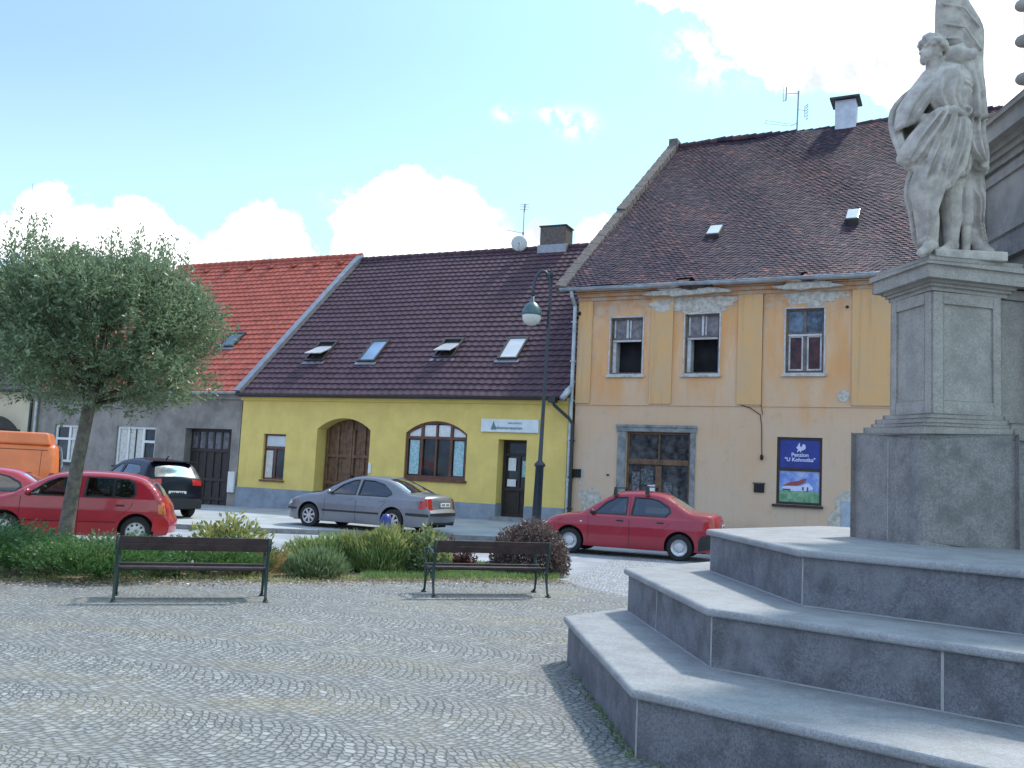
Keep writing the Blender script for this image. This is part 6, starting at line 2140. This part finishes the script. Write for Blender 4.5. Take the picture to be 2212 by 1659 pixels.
# ---------- the small ball crowned tree
TB = Vector((-7.36, 15.5, .03))
tree = empty('young_tree', TB, 0, 'small tree with slender grey trunk and dense grey green ball crown', 'tree')
ctr = np.array([.27, 0, 4.0])
mb = MB()
mb.tube([(0, 0, -.1), (.02, 0, .3), (.07, 0, 1.0), (.13, .0, 1.7), (.20, 0, 2.35), (.24, 0, 2.75), (.28, 0, 3.1)], [.145, .125, .112, .106, .102, .098, .07], 12)
mb.build('trunk', 'bark', tree, smooth=True)
mb = MB()
rr = random.Random(9)
tips = []
for i in range(20):
    a = 2 * pi * i / 20 + rr.uniform(-.2, .2)
    el = rr.uniform(.15, 1.25)
    L = rr.uniform(1.3, 1.8)
    p0 = Vector((.24, 0, 2.5 + rr.random() * .45))
    d = Vector((cos(a) * cos(el), sin(a) * cos(el), sin(el)))
    p1 = p0 + d * L * .45 + Vector((0, 0, .05))
    p2 = p0 + d * L + Vector((0, 0, .18))
    mb.tube([p0, p1, p2], [.05, .028, .010], 6)
    for k in range(5):
        q0 = p0.lerp(p2, rr.uniform(.35, .95))
        dd = (d + Vector((rr.uniform(-1, 1), rr.uniform(-1, 1), rr.uniform(-.2, 1))) * .7).normalized()
        mb.tube([q0, q0 + dd * rr.uniform(.3, .7)], [.012, .004], 4)
mb.build('branches', 'twig', tree, smooth=True)
# twigs fill the crown volume, denser towards the shell
n = 7200
u = unit(n)
rad = RNG.uniform(.30, 1.0, n) ** .42
sh = u * rad[:, None]
sh[:, 0] *= 1.74
sh[:, 1] *= 1.75
zz = sh[:, 2]
sh[:, 2] = np.where(zz > 0, zz * .88, zz * 1.55)
lump = 1 + .10 * np.sin(5 * np.arctan2(u[:, 1], u[:, 0]) + 4 * u[:, 2]) + .07 * np.sin(9 * u[:, 0] + 5 * u[:, 2]) + .05 * np.sin(17 * u[:, 0] + 3)
sh *= lump[:, None]
# lower edge drawn in and drooping, thin towards the trunk
keep = ~((sh[:, 2] < -.95) & (np.hypot(sh[:, 0], sh[:, 1]) < .55) & (RNG.random(n) < .7))
lowr = sh[:, 2] < -.7
sh[lowr, :2] *= 1.22
gap = (np.sin(7 * sh[:, 0] + 2) * np.sin(6 * sh[:, 2] + 1) * np.sin(6 * sh[:, 1]) > .30)
keep &= ~gap
sh, u2 = sh[keep], u[keep]
P0 = ctr + sh
dirs = u2 * np.array([1, 1, .5]) + np.array([0, 0, .65]) + RNG.normal(size=u2.shape) * .38
# long upright shoots above the crown
ns = 330
ax_ = RNG.uniform(-1.75, 1.72, ns)
ay_ = RNG.uniform(-1.3, 1.3, ns)
az_ = .84 * np.sqrt(np.clip(1 - (ax_ / 2.1) ** 2 - (ay_ / 2.0) ** 2, 0.05, 1))
hump = .42 + .72 * np.exp(-((ax_ + .95) / .42) ** 2) + .80 * np.exp(-((ax_ - .80) / .42) ** 2) - .20 * np.exp(-((ax_ + .05) / .35) ** 2)
Ls = RNG.uniform(.35, 1.0, ns) * hump
PP, DD = [], []
for i in range(len(P0)):
    d = dirs[i] / np.linalg.norm(dirs[i])
    L = .36
    k = 13
    t_ = RNG.uniform(0, 1, k)
    PP.append(P0[i] + d * (t_ * L)[:, None] + RNG.normal(size=(k, 3)) * .02)
    DD.append(d * .7 + unit(k) * .8)
for i in range(ns):
    k = int(34 * Ls[i]) + 6
    t_ = RNG.uniform(0, 1, k)
    base = ctr + np.array([ax_[i], ay_[i], az_[i] * .92])
    d = np.array([RNG.normal() * .10, RNG.normal() * .1, 1.0])
    PP.append(base + d * (t_ * Ls[i])[:, None] + RNG.normal(size=(k, 3)) * .022)
    DD.append(d * .9 + unit(k) * .75)
blades('crown', 'f_tree', tree, np.concatenate(PP), np.concatenate(DD), .085, .030)

# ---------- shrubs
def dome_points(c, r, n, inner=.35, lumps=.12, low=0.0):
    u = unit(n)
    u[:, 2] = np.abs(u[:, 2]) * (1 - low) + low * 0
    rad = RNG.uniform(inner, 1.0, n) ** .5
    lp = 1 + lumps * np.sin(4 * np.arctan2(u[:, 1], u[:, 0]) + c[0] * 3) + lumps * np.sin(7 * u[:, 2] + 5 * u[:, 0])
    p = u * (rad * lp)[:, None] * np.array(r)
    return np.array(c) + p, u

def shrub(name, label, c, r, m, n, ln, wd, up=.5, spread=.6, inner=.3, cat='shrub', group=None, lumps=.12, stemm='twig', second=None):
    root = empty(name, (c[0], c[1], c[2]), 0, label, cat, group)
    P, u = dome_points((0, 0, 0), r, n, inner, lumps)
    D = u * np.array([1, 1, .6]) + np.array([0, 0, up]) + RNG.normal(size=u.shape) * spread
    blades('foliage', m, root, P, D, ln, wd, .05)
    mb = MB()
    rr_ = random.Random(int(c[0] * 100) + 3)
    for i in range(14):
        a = rr_.uniform(0, 2 * pi)
        q = rr_.uniform(.3, .8)
        mb.tube([(rr_.uniform(-.05, .05), rr_.uniform(-.05, .05), -.02), (r[0] * q * .5 * cos(a), r[1] * q * .5 * sin(a), r[2] * .45), (r[0] * q * cos(a), r[1] * q * sin(a), r[2] * .85)], [.012, .009, .004], 5)
    mb.build('stems', stemm, root)
    if second:
        m2, n2, l2, w2, zmin = second
        P, u = dome_points((0, 0, 0), [x * 1.03 for x in r], n2 * 2, .9, lumps)
        k = P[:, 2] > r[2] * zmin
        P, u = P[k][:n2], u[k][:n2]
        blades('foliage' if n2 > 60 else 'blossom', m2, root, P, u + np.array([0, 0, .8]) + RNG.normal(size=u.shape) * .4, l2, w2, .05)
    return root

# low spreading junipers at the left
def juniper(c, r, n, label):
    root = empty('juniper', (c[0], c[1], .03), 0, label, 'shrub', 'low junipers in the planting bed')
    nb = n
    a = RNG.uniform(0, 2 * pi, nb)
    q = RNG.uniform(.05, 1, nb) ** .6
    bx, by = r[0] * q * np.cos(a), r[1] * q * np.sin(a)
    hz = r[2] * (.45 + .55 * np.sqrt(np.clip(1 - q ** 2, 0, 1))) * (1 + .25 * np.sin(bx * 4 + c[0]) * np.cos(by * 5))
    PP, DD = [], []
    for i in range(nb):
        d = np.array([np.cos(a[i]) * .9, np.sin(a[i]) * .9, .55 + RNG.normal() * .2])
        d /= np.linalg.norm(d)
        b0 = np.array([bx[i], by[i], hz[i] * RNG.uniform(.15, 1.0)])
        k = 26
        t_ = RNG.uniform(0, 1, k)
        pos = b0 + d * (t_ * .30)[:, None]
        lat = unit(k) * .045 * (1 - t_)[:, None]
        PP.append(pos + lat)
        DD.append(d + unit(k) * .55)
    blades('foliage', 'f_juniper', root, np.concatenate(PP), np.concatenate(DD), .055, .016)
    mb = MB()
    rr_ = random.Random(4)
    for i in range(22):
        aa = rr_.uniform(0, 2 * pi)
        qq = rr_.uniform(.5, .95)
        mb.tube([(0, 0, 0), (r[0] * qq * .5 * cos(aa), r[1] * qq * .5 * sin(aa), r[2] * .4), (r[0] * qq * cos(aa), r[1] * qq * sin(aa), r[2] * .6)], [.02, .012, .005], 5)
    mb.build('stems', 'twig', root)
    return root
juniper((-7.85, 13.75), (1.25, 1.35, .50), 1500, 'low dark green juniper at the left edge of the bed, before the red hatchback')
juniper((-5.95, 13.75), (1.05, 1.0, .40), 1200, 'low juniper right of the tree trunk with one bright branch')
juniper((-4.75, 14.75), (.95, .8, .36), 900, 'lowest juniper, seen through the back of the left bench')
juniper((-9.8, 13.9), (1.2, 1.5, .6), 800, 'low dark juniper cut by the left edge of the photo')
shrub('yellow_shrub', 'loose yellow green shrub showing above the left bench back', (-4.98, 16.7, .03), (.72, .5, .70), 'f_yellow', 1500, .13, .055, .9, .8, .3)
shrub('dry_perennials', 'dried orange and yellow perennials seen under the back of the left bench', (-4.05, 14.75, .03), (.75, .35, .34), 'f_dry', 1300, .12, .018, .9, .5, .2, cat='plants', stemm='f_dry')
shrub('dry_perennials', 'low yellowish plants left of the lavender, behind the left bench leg', (-3.7, 15.6, .03), (.5, .4, .30), 'f_yellow', 700, .11, .02, .9, .5, .2, cat='plants', stemm='f_dry')
shrub('lavender_bush', 'low grey green lavender bush in front, right of the left bench', (-2.98, 14.85, .03), (.50, .40, .36), 'f_lavender', 5200, .13, .016, 1.2, .35, .1, lumps=.05)
shrub('feathery_shrub', 'broad light green feathery shrub behind the lavender bush', (-3.05, 16.0, .03), (.80, .45, .50), 'f_grassy', 7500, .12, .022, 1.3, .35, .15, lumps=.08)
shrub('feathery_shrub', 'taller yellow green feathery shrub in the middle, dark at its foot', (-2.15, 16.0, .03), (.70, .42, .60), 'f_grassy', 8000, .12, .022, 1.4, .35, .15, lumps=.12, second=('f_yellow', 900, .16, .022, .6))
shrub('rose_bush', 'round leafed bush with pale tips, beside the left arm of the right bench', (-1.42, 16.1, .03), (.46, .42, .66), 'f_rose', 2600, .085, .048, .7, .8, .3, lumps=.14, second=('f_yellow', 520, .07, .04, .3))
shrub('barberry_bush', 'big rounded purple brown barberry bush behind the right bench', (.47, 16.9, .03), (.76, .62, .93), 'f_barberry', 13000, .055, .030, .3, .9, .35, lumps=.04)
shrub('red_leaf_shrub', 'small dark red shrub seen under the back of the right bench', (-1.05, 17.5, .03), (.24, .22, .50), 'f_darkred', 1100, .06, .035, .5, .8, .2)
shrub('red_leaf_shrub', 'lowest dark red plant, between the small red shrub and the barberry bush', (-.72, 17.3, .03), (.22, .2, .28), 'f_darkred', 700, .06, .035, .5, .8, .2)
shrub('white_flowers', 'tiny white flowers among the juniper by the left bench', (-4.9, 13.95, .03), (.35, .2, .36), 'f_juniper', 260, .05, .02, .6, .7, .2, cat='plants', second=('petal', 34, .05, .035, .55))
shrub('yellow_flowers', 'bright yellow tipped sprig left of the left bench leg', (-5.75, 13.35, .05), (.18, .12, .34), 'f_juniper', 120, .05, .02, .6, .7, .2, cat='plants', second=('f_yellow', 40, .07, .03, .4))
# grass strip of the bed and blades along its edge
def in_poly(x, y, poly):
    c = False
    j = len(poly) - 1
    for i in range(len(poly)):
        if (poly[i][1] > y) != (poly[j][1] > y) and x < (poly[j][0] - poly[i][0]) * (y - poly[i][1]) / (poly[j][1] - poly[i][1]) + poly[i][0]:
            c = not c
        j = i
    return c
pts = []
while len(pts) < 16000:
    x, y = RNG.uniform(-2.3, 1.0), RNG.uniform(14.5, 18.9)
    if in_poly(x, y, BED):
        pts.append((x, y, .03))
Pg = np.array(pts)
Dg = np.array([0, 0, 1.0]) + RNG.normal(size=Pg.shape) * .45
blades('grass', 'f_grass', None, Pg, Dg, .085, .012, label='short green grass at the foot of the shrubs', cat='grass', kind='stuff')
pts = []
while len(pts) < 2600:
    x, y = RNG.uniform(-9, 0), RNG.uniform(12.2, 18)
    if in_poly(x, y, BED):
        pts.append((x, y, .03))
FRONT = [(1.0, 16.1), (-1.4, 15.1), (-2.8, 14.45), (-4.7, 13.7), (-6.8, 12.7), (-9, 12.15)]
LIT = []
for (x0, y0), (x1, y1) in zip(FRONT[:-1], FRONT[1:]):
    L_ = hypot(x1 - x0, y1 - y0)
    for k in range(int(L_ * 330)):
        f = RNG.random()
        o_ = RNG.normal() * .13
        nx_, ny_ = (y1 - y0) / L_, -(x1 - x0) / L_
        o_ += .10 * sin(f * L_ * 3 + x0) + .05
        q = (x0 + (x1 - x0) * f + nx_ * o_, y0 + (y1 - y0) * f + ny_ * o_, .012)
        (pts if RNG.random() < .55 else LIT).append(q)
        if RNG.random() < .8:
            o2 = abs(RNG.normal()) * .35
            LIT.append((x0 + (x1 - x0) * f + nx_ * -o2, y0 + (y1 - y0) * f - ny_ * -o2 * -1, .014))
Pg = np.array(LIT)
Dg = RNG.normal(size=Pg.shape) * np.array([1, 1, .12]) + np.array([0, 0, .1])
blades('leaf_litter', 'f_litter', None, Pg, Dg, .05, .022, label='dry leaf litter and crumbs along the edge of the bed', cat='leaf litter', kind='stuff')
WP = []
A_, B_ = RINGS[0][0], RINGS[0][1]
for k in range(330):
    f = RNG.random() ** .6
    if RNG.random() < .35 + .6 * f:
        q = A_.lerp(B_, f)
        WP.append((q.x + .045 - abs(RNG.normal()) * .035, q.y, .004))
for k in range(160):
    q = RINGS[0][1].lerp(RINGS[0][2], RNG.random() * .5)
    WP.append((q.x - abs(RNG.normal()) * .02, q.y + .03 - abs(RNG.normal()) * .03, .004))
Pw = np.array(WP)
blades('weeds', 'f_grass', None, Pw, np.array([-.2, -.1, .8]) + RNG.normal(size=Pw.shape) * .5, .045, .010, label='tiny green weeds in the joint at the foot of the lowest step', cat='weeds', kind='stuff')
Pg = np.array(pts)
Dg = np.array([0, 0, .6]) + RNG.normal(size=Pg.shape) * .6
blades('ground_cover', 'f_yellow', None, Pg, Dg, .07, .02, label='sparse weeds on the bare soil of the bed', cat='ground cover', kind='stuff')
# ------------------------------------------------------------------ one object per separate piece
def split_pieces(o, gap=.012):
    me = o.data
    nv = len(me.vertices)
    par = list(range(nv))
    def find(a):
        while par[a] != a:
            par[a] = par[par[a]]
            a = par[a]
        return a
    for p in me.polygons:
        v0 = find(p.vertices[0])
        for v_ in p.vertices[1:]:
            r_ = find(v_)
            if r_ != v0:
                par[r_] = v0
    comps = {}
    for i in range(nv):
        comps.setdefault(find(i), []).append(i)
    items = []
    for vs in comps.values():
        cs = [me.vertices[i].co for i in vs]
        items.append([set(vs), [min(c[k] for c in cs) - gap for k in range(3)], [max(c[k] for c in cs) + gap for k in range(3)]])
    merged = True
    while merged:
        merged = False
        i = 0
        while i < len(items):
            j = i + 1
            while j < len(items):
                a, b_ = items[i], items[j]
                if all(a[1][k] <= b_[2][k] and b_[1][k] <= a[2][k] for k in range(3)):
                    a[0] |= b_[0]
                    a[1] = [min(a[1][k], b_[1][k]) for k in range(3)]
                    a[2] = [max(a[2][k], b_[2][k]) for k in range(3)]
                    items.pop(j)
                    merged = True
                else:
                    j += 1
            i += 1
    if len(items) < 2:
        return
    smooth = me.polygons[0].use_smooth
    base = o.name.split('.')[0]
    kids = [x for x in bpy.data.objects if x.parent == o]
    out = []
    for vs, _, _ in items:
        idx = {v_: i for i, v_ in enumerate(sorted(vs))}
        fs = [[idx[v_] for v_ in p.vertices] for p in me.polygons if p.vertices[0] in vs]
        nm = bpy.data.meshes.new(base)
        nm.from_pydata([tuple(me.vertices[v_].co) for v_ in sorted(vs)], [], fs)
        nm.materials.append(me.materials[0])
        if smooth:
            nm.shade_smooth()
        c = o.copy()
        c.data = nm
        c.name = base
        COL.objects.link(c)
        out.append(c)
    for k in kids:
        k.parent = out[0]
    bpy.data.objects.remove(o)

SPLIT = {'pilaster', 'bare_patch', 'repair_patch', 'exposed_brick', 'side_window', 'window_seal', 'carved_knob', 'mortar_joint', 'tail_light', 'headlight',
         'door_handle', 'door_gap', 'trim_strip', 'roof_bars', 'seats', 'insulator', 'plinth', 'curtain', 'blind', 'panel_frame', 'rear_bumper', 'indicator',
         'side_moulding', 'moulding_shadow', 'window_bar', 'sill_trim', 'panel_groove', 'picture_windows', 'stone_support', 'gate_panel_frame', 'sash', 'cable', 'pane', 'plate_characters', 'blossom'}
RENAME = {'roof_bars': 'roof_bar', 'seats': 'seat'}
for o in [x for x in bpy.data.objects if x.type == 'MESH' and x.name.split('.')[0] in SPLIT]:
    split_pieces(o)
for o in bpy.data.objects:
    b_ = o.name.split('.')[0]
    if b_ in RENAME:
        o.name = RENAME[b_]
